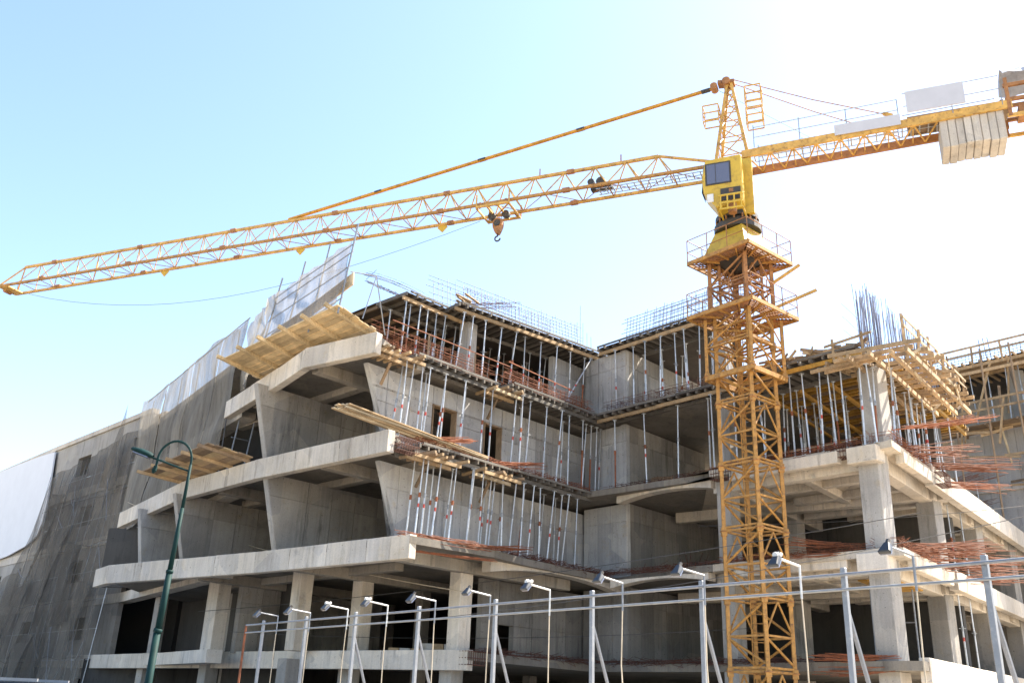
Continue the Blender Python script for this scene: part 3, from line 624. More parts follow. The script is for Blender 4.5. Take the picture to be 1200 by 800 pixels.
for s, h in ((.2, 1.9), (.42, 1.0), (.0, 1.1), (-.3, .7), (-.6, .6)): rod(m, B(s, -1.0, L5-.02), B(s+.02, -1.0, L5+h), .012)
m.build('bars', 'rebar_blue', t)['kind'] = 'stuff'
t = thing('rebar_bundle', 'long curved bars swept out past the set-back roof deck', 'rebar', B(9, -3.6, L5+.2), 'rebar bundles'); m = MB()
for i in range(7):
    pts = [B(7.6+x*.62, -3.6+i*.06-.05*x, L5+.42-.02*x*x+.11*x-(i % 3)*.05) for x in range(6)]; m.path(pts, .008, 4)
rod(m, B(10.2, -3.6, L5+.75), B(10.6, -3.7, L5+.2), .01)
m.build('bars', 'rebar_blue', t)['kind'] = 'stuff'
bundle('dark bars poking up over the set-back deck edge', B(6.3, -2.6, L5+.25), B(4.6, -1.4, L5+.55), 9, .12, 'rust_dark', vsp=.1)
bundle('dark bars poking up over the deck right of the mast', C(11.9, -.6, L4+.2), C(9.8, -1.4, L4+.65), 10, .14, 'rust_dark', vsp=.14)
bundle('dark bars leaning inside the first-floor bay', C(2.4, -3.0, L2), C(2.2, -3.4, L2+1.2), 9, .25, 'rust_dark')

# ------------------------------------------------------------------ timber: planks, platforms, brackets
def boards(name, label, quad, nb, bear, cat, mats=('timber_new', 'timber_new', 'timber_pale', 'timber_old'), th=.045, group=None, bext=.25, bh=.13):
    """quad: outer-start, outer-end, inner-end, inner-start; boards run along, bearers across below"""
    o0, o1, i1, i0 = [Vector(v) for v in quad]; t = thing(name, label, cat, (o0+o1+i0+i1)/4-Vector((0, 0, .2)), group)
    for k in range(nb):
        a, b = k/nb+.006, (k+1)/nb-.006; e = rnd(-.01, .01)
        p0, p1, q0, q1 = o0.lerp(i0, a), o1.lerp(i1, a), o0.lerp(i0, b), o1.lerp(i1, b); dz = Vector((0, 0, th)); m = MB()
        x = (p1-p0).normalized()*e*8
        m.hexa([p0-x, p1+x, q1+x, q0-x, p0+dz-x, p1+dz+x, q1+dz+x, q0+dz-x]); m.build('plank', random.choice(mats), t)
    for j in range(bear):
        u = (j+.25)/(bear-.5); a, b = o0.lerp(o1, u), i0.lerp(i1, u); d = (a-b).normalized()*bext; z = Vector((0, 0, bh/2+.003))
        MB().beam(a+d-z, b-d*.2-z, .11, bh).build('bearer', random.choice(mats[:2]+mats[3:]), t)
    return t
boards('timber_platform', 'large fresh plank platform propped out over the top fascia', [(-11.7, 35.6, 14.2), (-6.15, 30.4, 14.62), (-4.75, 31.5, 14.0), (-10.3, 37.2, 13.93)], 8, 6, 'platform', ('timber_platform', 'timber_platform', 'timber_pale', 'timber_platform'), bext=.35)
boards('timber_platform', 'small plank platform resting on the third floor fascia behind the street lamp', [(-16.3, 41.2, 10.75), (-11.75, 35.9, 10.85), (-10.1, 36.6, 10.5), (-14.5, 41.6, 10.42)], 6, 5, 'platform', ('timber_platform', 'timber_new', 'timber_pale', 'timber_old'))
t = thing('plank_stack', 'stack of long pale planks jutting out past the ledge corner', 'planks', (-3.5, 31.7, 10.4))
for i in range(6):
    for j in range(2):
        off = Vector((rnd(-.06, .06), i*.035-.1, j*.055)); e = rnd(-.2, .1)
        p, q = Vector((-5.62, 30.45, 10.83)), Vector((-1.0, 35.1, 10.42)); d = (q-p).normalized()
        MB().beam(p+off*1.0+Vector((.69*0+.1*(i-2.5), -.1*(i-2.5), j*.05))+d*e, q+Vector((.1*(i-2.5), -.1*(i-2.5), j*.05)), .095, .042).build('plank', 'timber_pale' if (i+j) % 3 else 'timber_new', t)
def bracket(label, f, s, d, z, n=5, w=1.6, group='timber brackets under the ledges'):
    t = thing('timber_bracket', label, 'formwork', f(s, d, z-.2), group)
    for i in range(n):
        a = s-w/2+w*i/(n-1)+rnd(-.1, .1); MB().beam(f(a, d-1.0, z-.1+rnd(-.02, .02)), f(a+rnd(-.25, .25), d+.55+rnd(-.2, .2), z-.1+rnd(-.03, .03)), .09, .1).build('joist', random.choice(('timber_new', 'timber_old')), t)
    for dd in (-.3, .25): MB().beam(f(s-w*.65, d+dd, z-.22), f(s+w*.65, d+dd+rnd(-.1, .1), z-.2), .09, .12).build('runner', random.choice(('timber_new', 'timber_pale')), t)
    MB().beam(f(s, d-.4, z-.28), f(s-.1, d-1.0, z-1.0), .09, .09).build('strut', 'timber_old', t)
bracket('crossed timber bracket beside the top fascia end', B, 11.0, -.75, L4-.25, 6, 1.7)
bracket('crossed timber bracket at the jog of the top storey edge', B, 5.6, -.5, L4-.3, 5, 1.3)
bracket('crossed timber bracket under the pale planks', B, 9.4, -.2, L3-.35, 6, 1.7)
bracket('crossed timber bracket under the jog of the window ledge', B, 6.2, -.1, L3-.35, 6, 1.6)
t = thing('plank_pile', 'heap of short timbers on the roof deck at the raised mesh', 'planks', B(6.3, -2.4, L5))
for i in range(9): MB().beam(B(6.0+rnd(-.3, .3), -2.6+i*.06, L5+.02+i*.05), B(6.9+rnd(-.2, .3), -2.2+i*.03+rnd(-.2, .2), L5+.03+i*.05), .1, .045).build('plank', 'timber_new', t)
t = thing('plank_stack', 'tall stack of orange timbers on the deck right of the mast', 'planks', C(7.4, -1.6, L4))
for i in range(12): MB().beam(C(6.6+rnd(-.1, .1), -2.0+.03*i, L4+.03+i*.065), C(8.9-i*.13, -1.3+.02*i, L4+.03+i*.065), .5, .055).build('plank', 'timber_new', t)
t = thing('guard_rail', 'single timber handrail strung along the open top storey edge', 'railing', B(5, -.9, L4))
MB().beam(B(11.2, -1.0, L4+1.05), B(5.0, -.8, L4+.95), .025, .04).build('rail', 'rust', t); MB().beam(B(5.2, -.7, L4+1.1), B(1.2, -.5, L4+.85), .025, .04).build('rail', 'rust', t)
for s in (9.5, 7.0, 3.0): MB().beam(B(s, -.85, L4), B(s, -.85, L4+1.0), .04, .06).build('post', 'timber_old', t)
# timbers lying on the first floor, planks on the yellow trestle
t = thing('trestle', 'yellow-topped work trestle standing between the two right columns', 'trestle', D(3.2, -1.4, L1))
for s in (2.2, 4.2):
    for d in (-1.0, -1.8): MB().tube(D(s, d, L1), D(s, d, L1+2.6), .03, 6).build('leg', 'zinc', t)
    MB().tube(D(s, -1.0, L1+1.5), D(s, -1.8, L1+1.5), .025, 6).build('crossbar', 'zinc', t)
for d in (-.95, -1.25, -1.55, -1.85): MB().beam(D(1.6, d, L1+2.64), D(4.9, d, L1+2.64), .27, .05).build('plank', 'timber_yellow', t)
bb = thing('block_pile', 'low pile of pale blocks on the first slab behind the fascia', 'blocks', (-2.8, 37.5, L1))
for i in range(7):
    for j in range(2 if i > 2 else 1): MB().box((-4.2+i*.42, 37.3, L1+.001+j*.2), (-3.82+i*.42, 37.6, L1+.195+j*.2)).build('block', 'concrete_pale' if i % 2 else 'timber_new', bb)
pl = thing('plank_pile', 'dark pallets and yellow sacks inside the large open bay', 'planks', C(2.2, -2.2, L3))
for i in range(4): MB().beam(C(1.2+.12*i, -2.0-.1*i, L3+.02), C(1.1+.12*i, -2.5-.1*i, L3+1.0), .5, .04).build('pallet', 'timber_old', pl)
for i in range(5): MB().beam(C(2.2+.2*i, -2.0, L3+.1+.12*(i % 2)), C(2.7+.2*i, -2.3, L3+.1+.12*(i % 2)), .35, .16).build('sack', 'timber_yellow', pl)

# ------------------------------------------------------------------ left wing behind the nets
lw = thing('netted_wing', 'long concrete wing with parapet, mostly hidden by grey debris nets', 'building', (-28, 64, 0))
LWP = [Vector(v) for v in ((-11.9, 40.5), (-21.3, 54.3), (-31.6, 64.8), (-46, 80), (-60, 95))]
def seg_frame(i):
    a, b = LWP[i], LWP[i+1]; u = (b-a).normalized(); n = Vector((-u.y, u.x)); return fr(a, u, n), (b-a).length
for i in range(4):
    f, ln = seg_frame(i); np_ = max(4, round(ln/2.2))
    lv = [(0, L1-.5), (L1, L2-.5), (L2, L3-.5), (L3, L4-.5), (L4, L5)]
    for z in (L1, L2, L3, L4):   # floor bands
        m = MB(); m.hexa([f(0, .05, z-.5), f(ln, .05, z-.5), f(ln, -.6, z-.5), f(0, -.6, z-.5), f(0, .05, z+.02), f(ln, .05, z+.02), f(ln, -.6, z+.02), f(0, -.6, z+.02)]); m.build('floor_band', 'concrete_warm', lw)
    for (z0, z1) in lv:
        for k in range(np_):
            a, b = ln*k/np_+.008, ln*(k+1)/np_-.008
            if i == 0: continue
            hole = ((k+int(z0)) % 4 == 1 and i > 0)
            for c, e in (((z0+.02, z0+2.0),) if i == 1 and k >= np_-1 and z0 == L3 else ((z0+.02, z0+1.0), (z0+2.3, z1-.01)) if hole else ((z0+.02, z1-.01),)):
                m = MB(); m.hexa([f(a, rnd(-.012, .012), c), f(b, rnd(-.012, .012), c), f(b, -.28, c), f(a, -.28, c), f(a, 0, e), f(b, 0, e), f(b, -.28, e), f(a, -.28, e)]); m.build('panel', 'concrete', lw)
    if i == 0: continue
    m = MB(); m.hexa([f(0, .12, L5), f(ln, .12, L5), f(ln, -.35, L5), f(0, -.35, L5), f(0, .12, L5+.3), f(ln, .12, L5+.3), f(ln, -.35, L5+.3), f(0, -.35, L5+.3)]); m.build('parapet', 'concrete_warm', lw)
    m = MB(); m.hexa([f(0, -3.5, 0), f(ln, -3.5, 0), f(ln, -3.8, 0), f(0, -3.8, 0), f(0, -3.5, L5), f(ln, -3.5, L5), f(ln, -3.8, L5), f(0, -3.8, L5)]); m.build('wall', 'black', lw)  # black colour stands for the shade deep inside the openings
    m = MB(); m.hexa([f(-1, -.3, L5-.05), f(ln+1, -.3, L5-.05), f(ln+1, -3.9, L5-.05), f(-1, -3.9, L5-.05), f(-1, -.3, L5+.02), f(ln+1, -.3, L5+.02), f(ln+1, -3.9, L5+.02), f(-1, -3.9, L5+.02)]); m.build('roof_slab', 'concrete_warm', lw)
f, ln = seg_frame(0); m = MB(); m.hexa([f(-1, -3.5, 0), f(ln, -3.5, 0), f(ln, -3.8, 0), f(-1, -3.8, 0), f(-1, -3.5, 16.2), f(ln, -3.5, 16.2), f(ln, -3.8, 16.2), f(-1, -3.8, 16.2)]); m.build('wall', 'concrete_in_shade', lw)
m = MB(); m.hexa([f(-.5, .2, 16.0), f(ln, .2, 16.0), f(ln, -3.9, 16.0), f(-.5, -3.9, 16.0), f(-.5, .2, 16.35), f(ln, .2, 16.35), f(ln, -3.9, 16.35), f(-.5, -3.9, 16.35)]); m.build('roof_slab', 'concrete_warm', lw)
# blank white board on the facade
f, ln = seg_frame(2)
pts = [(-.15, 17.15), (-.5, 15.2), (-.85, 13.2), (-.75, 12.1), (-.1, 11.3), (1.6, 10.8), (5, 10.4), (9, 10.2), (16, 10.1), (16, 17.45), (8, 17.4), (3, 17.3)]
m = MB(); n = len(pts); m.add([f(s, .16, z) for s, z in pts]+[f(s, .26, z) for s, z in pts], [tuple(range(n)), tuple(range(2*n-1, n-1, -1))]+[(i, i+n, (i+1) % n+n, (i+1) % n) for i in range(n)])
t = thing('blank_board', 'blank white board with a rounded lower corner fixed to the far wing', 'board', f(5, .2, 10.2)); m.build('board', 'white_board', t)
# nets: rippled cloth sheets hung on the facade
def clothnet(name, label, mat, corners, nu, nv, amp, off, seed, creases=(), group='debris nets'):
    """corners: bottom-start, bottom-end, top-end, top-start (world); rippled outward along off"""
    r_ = random.Random(seed); b0, b1, t1, t0 = [Vector(c) for c in corners]; off = Vector(off); ph = [r_.uniform(0, 6.3) for _ in range(8)]
    rows = []
    for i in range(nv+1):
        v = i/nv; row = []
        for j in range(nu+1):
            u = j/nu; p = b0.lerp(b1, u).lerp(t0.lerp(t1, u), v)
            w = math.sin(u*23+ph[0]+2*math.sin(v*3+ph[1]))*.5+math.sin(u*41+v*5+ph[2])*.25+math.sin(v*19+ph[3]+u*4)*.25+math.sin(u*9-v*11+ph[4])*.5
            for cu, cv, sl in creases: w += 2.4*max(0, 1-abs((u-cu)+(v-cv)*sl)*22)*max(0, 1-abs(v-cv)*2.2)
            row.append(p+off*w*amp+Vector((0, 0, math.sin(u*17+ph[5])*.06 if i in (0, nv) else 0)))
        rows.append(row)
    c = (b0+b1)/2; t = thing(name, label, 'net', c, group)
    j = 0
    while j < nu:   # sewn strips, each its own width and tone
        k = min(nu, j+r_.choice((4, 5, 6, 7, 9)))
        if nu-k < 3: k = nu
        lift = off*r_.uniform(-.03, .03)
        MB().grid([[p+lift for p in row[j:k+1]] for row in rows]).build('net_strip', mat, t, smooth=True)
        j = k
    return t
f0, l0 = seg_frame(0); f1, l1 = seg_frame(1); f2, l2 = seg_frame(2)
n1 = clothnet('debris_net', 'pale grey debris net stretched over the upper wing beside the platforms', 'net_light', [f0(1.5, .5, 10.7), f1(1.0, .6, 10.0), f1(.4, .5, 17.9), f0(-.3, .45, 17.9)], 60, 24, .11, (-.75, -.6, 0), 1)
for s in (1.5, 4.5, 7.5, 10.5, 13.5, 16): MB().tube(f0(s, .25, 10.7), f0(s, .25, 17.85), .03, 6).build('pole', 'zinc', n1)
MB().tube(f0(-.3, .42, 17.9), f0(l0, .42, 17.9), .03, 6).build('top_rail', 'zinc', n1)
n2 = clothnet('debris_net', 'dark torn debris net draped over the lower wing down to the street', 'net_dark', [f1(-1.2, 1.9, .3), f2(1.5, 2.1, .3), f1(12.7, .7, 14.9), f1(.4, .6, 16.2)], 60, 44, .17, (-.7, -.7, 0), 5, ((.25, .55, .25), (.5, .4, -.2), (.72, .6, .3), (.35, .25, -.35), (.62, .2, .25)))
n3 = clothnet('debris_net', 'lower left drape of dark netting under the white board', 'net_dark', [f2(-2.5, 1.9, .3), f2(14, 2.3, .3), f2(9.0, 1.1, 7.7), f1(13.3, 1.0, 9.0)], 40, 26, .17, (-.7, -.7, 0), 9, ((.3, .6, .3), (.6, .4, -.3)))
for k in range(16):   # slack cords tying the net
    s_, z = rnd(-1, 12), rnd(1.5, 13); dz = rnd(-2.5, 3.2); ds = rnd(.6, 2.2)
    q0 = lambda s, z: f1(s, 2.2-z*.085, z)
    MB().path([q0(s_, z), q0(s_+ds*.5, z+dz*.5-.1), q0(s_+ds, max(.5, z+dz))], .013, 4).build('tie_cord', 'zinc', n2)
for z in (3.2, 6.3, 9.5, 12.4): MB().path([f1(-1+k*1.6, 2.16-z*.085+rnd(-.05, .05), z+rnd(-.18, .18)) for k in range(9)], .014, 4).build('seam', 'net_dark', n2)
fq = lambda s, z, o=0: f1(s, 2.25-z*.088+o, z)
for s_, z, w_, h_ in ((.4, 12.5, 2.6, 5.5), (3.2, 9.5, 2.2, -4.5), (5.6, 11.0, 3.0, -5.0), (8.2, 13.2, 2.4, -4.2), (2.0, 5.2, 2.4, 4.2), (6.5, 4.6, 2.8, -3.6), (9.6, 8.0, 2.4, -4.8), (11.5, 5.0, 2.0, -3.6), (4.4, 2.2, 2.2, 4.0), (.0, 7.0, 1.8, -4.5)):   # loose triangular folds
    pts_ = [fq(s_, z, .06), fq(s_+w_, z+rnd(-.5, .5), .05), fq(s_+w_*.55, z+h_, .22)]; rows = []
    for i in range(9):
        v = i/8; rows.append([pts_[0].lerp(pts_[2], v).lerp(pts_[1].lerp(pts_[2], v), j/6)+Vector((-.7, -.7, 0))*.12*math.sin(j*1.1+v*4)*(1-v) for j in range(7)])
    MB().grid(rows).build('net_fold', 'net_dark', n2, smooth=True)
sc = thing('scaffold', 'tube scaffold showing as pale grid through the dark net', 'scaffold', f1(6, 1, 0))
for k in range(12):
    s = -1+k*1.25+rnd(-.4, .4); MB().tube(f1(s, 1.7, 0), f1(s+.35+rnd(-.5, .5), .5, 15.2), .025, 5).build('upright', 'galvanised', sc)
for z in (1.6, 3.2, 4.8, 6.4, 8, 9.6, 11.2, 12.8, 14.2):
    MB().tube(f1(-1, 1.72-z*.08, z), f1(13.2 if z < 10 else 11.5, 1.72-z*.08, z+rnd(-.1, .1)), .02, 5).build('ledger', 'galvanised', sc)
# screen of sheeting above the large platform
ts = thing('sheeting_screen', 'pale translucent sheeting screen on poles above the large platform', 'screen', (-9, 33.5, 14.3))
a, b_ = Vector((-10.2, 35.6, 14.45)), Vector((-6.2, 30.5, 14.7)); at, bt = Vector((-9.75, 35.3, 17.05)), Vector((-5.95, 30.55, 17.2))
rows = []
for i in range(13):
    v = i/12; rows.append([a.lerp(b_, j/30).lerp(at.lerp(bt, j/30), v)+Vector((-.7, -.7, 0))*(.05*math.sin(j*1.3+i*.5)+.04*math.sin(j*.5-i*.9)) for j in range(31)])
MB().grid(rows).build('sheet', 'screen', ts, smooth=True)
for u in (0, .33, .66, 1.0):
    p = a.lerp(b_, u); q_ = at.lerp(bt, u); d = (q_-p).normalized(); MB().tube(p-d*.35+Vector((.06, .06, 0)), q_+d*.75+Vector((.06, .06, 0)), .035, 6).build('pole', 'zinc', ts)
for v in (.12, .36, .62, .86, 1.0):
    MB().tube(a.lerp(at, v)+Vector((.1, .1, 0)), b_.lerp(bt, v)+Vector((.1, .1, 0)), .022, 5).build('rail', 'zinc', ts)
v0 = .30; m = MB(); m.beam(a.lerp(at, v0)+Vector((.25, .25, 0)), b_.lerp(bt, v0+.1)+Vector((.35, .0, 0)), .05, .5); m.build('toe_board', 'timber_pale', ts)
for (p, q_) in (((-5.3, 30.6, 14.2), (-5.0, 30.9, 16.0)), ((-5.9, 30.6, 16.0), (-5.0, 30.9, 16.0)), ((-5.0, 30.9, 16.0), (-4.6, 31.6, 14.0))): MB().tube(p, q_, .022, 5).build('stay', 'zinc', ts)
tl_ = clothnet('debris_net', 'loose fold of pale netting falling from the screen to the wing', 'net_light', [(-12.4, 41.2, 14.6), (-10.2, 35.6, 14.3), (-9.7, 35.1, 17.05), (-12.3, 41.0, 18.0)], 14, 14, .12, (-.75, -.6, 0), 3)
# scaffold ladder frame between net and fin
lf = thing('scaffold', 'narrow steel scaffold frame in the gap beside the pale net', 'scaffold', (-11.9, 40.2, L3))
for x in (0, .55): MB().tube((-12.1+x, 39.9+x*.8, L3), (-11.9+x, 40.1+x*.8, L4-.75), .035, 6).build('upright', 'zinc', lf)
for z in (L3+.5, L3+1.2, L3+1.9): MB().tube((-12.1, 39.95, z), (-11.5, 40.45, z), .028, 6).build('rung', 'zinc', lf)

# ------------------------------------------------------------------ far wing on the right
fw_ = thing('far_wing', 'far concrete wing carrying timber formwork at the right edge of the site', 'building', (28, 50, 0))
EO = Vector((23.6, 53.2)); E_ = fr(EO, uC, nC)
for z0, z1 in ((0, L1), (L1, L2), (L2, L3), (L3, L4), (L4, L5)):
    for k in range(8):
        a, b_ = -1+k*1.7+.008, -1+(k+1)*1.7-.008
        if z0 == L4 and k > 20: continue
        m = MB(); m.hexa([E_(a, rnd(-.012, .012), z0), E_(b_, rnd(-.012, .012), z0), E_(b_, -.3, z0), E_(a, -.3, z0), E_(a, 0, z1-.3), E_(b_, 0, z1-.3), E_(b_, -.3, z1-.3), E_(a, -.3, z1-.3)]); m.build('wall_panel', 'concrete', fw_)
    m = MB(); m.hexa([E_(-2, .12, z1-.3), E_(13, .12, z1-.3), E_(13, -8, z1-.3), E_(-2, -8, z1-.3), E_(-2, .12, z1), E_(13, .12, z1), E_(13, -8, z1), E_(-2, -8, z1)]); m.build('floor_slab', 'concrete_warm', fw_)
for k in (1.5, 6, 10.5): column_ = E_(k, -1.0, 0); MB().beam((column_.x, column_.y, L5), (column_.x, column_.y, L6-.5), .6, .6, (1, 0, 0)).build('column', 'concrete', fw_)
MB().beam(E_(-2, -6, (L5+L6)/2), E_(13, -6, (L5+L6)/2), .3, 3.2).build('wall', 'concrete_grey', fw_)
ft = thing('timber_overhang', 'long timber roof formwork and guard rails crowning the far wing', 'formwork', E_(4, .5, L6-.5))
MB().hexa([E_(-2, .6, L6-.06), E_(13, .6, L6-.06), E_(13, -7, L6-.06), E_(-2, -7, L6-.06), E_(-2, .6, L6-.03), E_(13, .6, L6-.03), E_(13, -7, L6-.03), E_(-2, -7, L6-.03)]).build('plywood_sheet', 'ply_dark', ft)
for i in range(32): MB().beam(E_(-2+i*.46, 1.0+rnd(-.15, .25), L6-.14), E_(-2+i*.46, -3, L6-.14), .09, .14).build('joist', 'timber_new', ft)
for d, z in ((.9, L6-.3), (.2, L6-.3), (-.8, L6-.3), (1.0, L6-.7)): MB().beam(E_(-2.3, d, z), E_(13, d, z+rnd(-.1, .1)), .1, .17).build('runner', 'timber_new', ft)
for i in range(9):
    s = -1.8+i*1.6; MB().beam(E_(s, 1.15, L6-.5), E_(s+rnd(-.1, .1), 1.2, L6+.75), .06, .1).build('guard_post', 'timber_new', ft)
for z in (L6+.25, L6+.65): MB().beam(E_(-2.2, 1.24, z), E_(13, 1.24, z+.06), .04, .12).build('guard_rail', 'timber_new', ft)
for i in range(7): MB().beam(E_(-1+i*1.7, .4, L5+rnd(.2, .6)), E_(-.2+i*1.7+rnd(-.5, .8), 1.0, L6-.4), .07, .11).build('brace', 'timber_new', ft)
fp = boards('timber_platform', 'timber walkway of loose boards half way up the far wing', [E_(-2, 1.5, L5-.5), E_(12, 1.5, L5-.3), E_(12, .1, L5-.4), E_(-2, .1, L5-.6)], 4, 9, 'platform')
for z in (L5+.3, L5+.8): MB().beam(E_(-1, 1.55, z), E_(12, 1.6, z+.2), .04, .13).build('guard_rail', 'timber_new', fp)
for i in range(6): MB().beam(E_(i*2-.5, 1.5, L5-1.6), E_(i*2+rnd(-.3, .3), 1.5, L5+1.0), .07, .1).build('guard_post', 'timber_new', fp)
cl = thing('timber_scaffold', 'tangle of slanted boards and posts nailed up before the far wing wall', 'scaffold', E_(4, 1.2, L4))
for i in range(26):
    s_ = rnd(-1.8, 10); z = rnd(L4-.6, L5+1.6); up_ = rnd(0, 1) < .45
    p_ = E_(s_, rnd(.5, 1.7), z); q_ = E_(s_+(rnd(-.3, .3) if up_ else rnd(1.0, 3.4)), rnd(.5, 1.7), z+(rnd(1.2, 2.6) if up_ else rnd(-.5, .5)))
    MB().beam(p_, q_, .06, rnd(.09, .16)).build('plank', random.choice(('timber_new', 'timber_new', 'timber_pale', 'timber_old')), cl)
for i in range(7): MB().beam(E_(-1.6+i*1.7, 1.75, L3+.5), E_(-1.6+i*1.7+rnd(-.15, .15), 1.7, L6+.3), .08, .08).build('post', 'timber_old', cl)
bundle('rusty bars jutting from the floor edge of the far wing', E_(.5, .2, L4+.1), E_(4.5, 1.6, L4+.25), 26, .25)
bundle('lower rusty bars jutting from the far wing wall', E_(.0, .2, L4-1.3), E_(4.2, 1.8, L4-1.2), 22, .25)
prop_row(E_, [-1.4, -.6, .3, 1.0, 1.9, 2.6, 3.4, 4.1, 5.0, 5.8, 6.6, 7.5], .3, L5, L6-.4, 'steel prop under the far wing roof formwork', 'steel props of the far wing', .05, ref='the main building')
prop_row(E_, [-.5, .8, 2.3, 3.6, 4.8, 6.2], .45, L3, L4+.2, 'steel prop against the far wing wall', 'steel props of the far wing', .03, ref='the main building')
st = thing('starter_bars', 'three tall starter bars standing on the far wing roof', 'rebar', E_(4.5, -1, L6)); m = MB()
for x in (0, .25, .5): rod(m, E_(4.4+x, -1, L6-.04), E_(4.3+x, -1, L6+1.9), .03)
for i in range(26): s = rnd(-1, 12); rod(m, E_(s, -.8, L6-.04), E_(s+.05, -.8, L6+rnd(.5, 1.1)), .014)
m.build('bars', 'rebar_blue', st)['kind'] = 'stuff'
rm = thing('rebar_mesh', 'dark reinforcement mesh fence along the far wing roof', 'rebar', E_(6, .3, L6), 'reinforcement mesh standing on the roof'); m = MB()
for i in range(70): rod(m, E_(-1+i*.2, .5, L6-.02), E_(-1+i*.2+rnd(-.03, .03), .5, L6+.7), .014)
for z in (.15, .3, .45, .6): rod(m, E_(-1, .5, L6+z), E_(13, .5, L6+z), .016)
m.build('bars', 'steel_dark', rm)['kind'] = 'stuff'

# ------------------------------------------------------------------ tower crane
MC = Vector((8.49, 31.9)); CR = thing('tower_crane', 'yellow lattice tower crane with long horizontal jib and cab', 'crane', (*MC, 0))
def ring(w, rot=185):   # four corners, near corner first, going round
    return [MC+Vector((math.sin(R(rot+90*k)), math.cos(R(rot+90*k))))*w*.7071 for k in range(4)]
def v3(p, z): return Vector((p.x, p.y, z))
def lattice_section(z0, z1, w, name, r=.062, br=.042, mat='mast_yellow', double=True):
    c = ring(w); m = MB()
    zm = (z0+z1)/2
    for k in range(4):
        a, b = c[k], c[(k+1) % 4]; near = k in (0, 3)
        if k == 3: a, b = b, a
        for z in ((z0+.04, z0+.16) if double else (z0+.04,))+(zm,): m.beam(v3(a, z), v3(b, z), .065, .065)
        if k in (0, 2):   # "<" shaped bracing
            m.tube(v3(b, zm+.06), v3(a, z1-.08), br, 6); m.tube(v3(b, zm-.06), v3(a, z0+.24), br, 6)
        else:
            mid = (a+b)/2; m.tube(v3(mid, z1-.04), v3(a, zm+.08), br*.85, 6); m.tube(v3(mid, z1-.04), v3(b, zm+.08), br*.85, 6); m.tube(v3(a, zm-.06), v3(b, z0+.24), br, 6)
    sec = m.build(name, mat, CR)
    for p in c: MB().beam(v3(p, z0), v3(p, z1), r*2, r*2, (*(p-MC).normalized(), 0)).build('chord', mat, sec)
    for p in c:   # gusset collars where sections are pinned together
        MB().beam(v3(p, z0-.12), v3(p, z0+.16), r*3.1, r*3.1, (*(p-MC).normalized(), 0)).build('joint_collar', 'mast_yellow', sec)
        MB().tube(v3(p, z0+.02), v3(p, z0+.05), r*2.5, 6).build('pin', 'crane_rust', sec)
    m = MB(); lx = MC+(c[2]-MC)*.45
    sx = Vector((math.cos(R(185)), -math.sin(R(185))))*.2
    for s in (-1, 1): m.tube(v3(lx+sx*s, z0), v3(lx+sx*s, z1), .022, 5)
    for i in range(int((z1-z0)/.3)): m.tube(v3(lx-sx, z0+.1+i*.3), v3(lx+sx, z0+.1+i*.3), .014, 5)
    m.build('ladder', mat, sec)
    return sec
H0 = 2.24
MB().prism([(8.49+x*1.3, 31.9+y*1.3) for x, y in ((-1, -1), (1, -1), (1, 1), (-1, 1))], 0, .35).build('footing', 'concrete', CR)
zz = .74-H0+2.24-.39
zs = [.35, 2.95, 5.2, 7.45, 9.7, 11.95, 14.2, 15.6]
for a, b_ in zip(zs[:-1], zs[1:]): lattice_section(a, b_, 1.45, 'mast_section')
# climbing cage around the mast
lattice_section(13.0, 15.25, 1.95, 'climbing_cage', .055, .036, double=False)
c = ring(2.0); m = MB()
for k in range(4): m.beam(v3(c[k], 12.95), v3(c[(k+1) % 4], 12.95), .12, .16)
m.build('cage_frame', 'mast_yellow', CR)
lattice_section(15.45, 17.6, 1.62, 'head_section', .066, .042, 'crane_rust')
lattice_section(15.5, 17.5, 1.1, 'inner_section', .045, .03, 'crane_rust', False)
def platform(z, w, name, hole=1.7):
    co, ci = ring(w), ring(hole); p = None; m = MB()
    for k in range(4):
        a, b_, c_, d_ = co[k], co[(k+1) % 4], ci[(k+1) % 4], ci[k]
        for i in range(7):
            u = i/6; m.beam(v3(a.lerp(d_, u), z+.025), v3(b_.lerp(c_, u), z+.025), .045, .03)
        for i in range(9):
            u = i/8; m.beam(v3(a.lerp(b_, u), z+.0), v3(d_.lerp(c_, u), z+.0), .03, .03)
    p = m.build(name, 'crane_rust', CR); m = MB()
    for k in range(4): m.beam(v3(co[k], z+.02), v3(co[(k+1) % 4], z+.02), .08, .14)
    for k in range(4):
        for u in (.2, .5, .8):
            a = co[k].lerp(co[(k+1) % 4], u); m.beam(v3(a, z-.03), v3(a.lerp(MC, .5), z-.03), .05, .07)
    m.build('platform_frame', 'mast_yellow', p); m = MB()
    for k in range(4):
        a, b_ = co[k], co[(k+1) % 4]
        for h in (.5, 1.0): m.tube(v3(a, z+h), v3(b_, z+h), .018, 5)
        for u in (0, .33, .66): q_ = a.lerp(b_, u); m.tube(v3(q_, z), v3(q_, z+1.0), .02, 5)
    m.build('railing', 'crane_rust', p)
platform(15.3, 2.85, 'lower_platform'); platform(17.55, 2.75, 'upper_platform', 1.5)
m = MB()
for dx, z in ((.9, 16.0), (.55, 17.0)):
    a = ring(1.6)[3]; b_ = a+Vector((1.5 if z < 16.5 else .95, -.5)); m.beam(v3(a, z-.25), v3(b_, z+.35), .08, .1)
m.build('outrigger_bar', 'crane_yellow', CR)
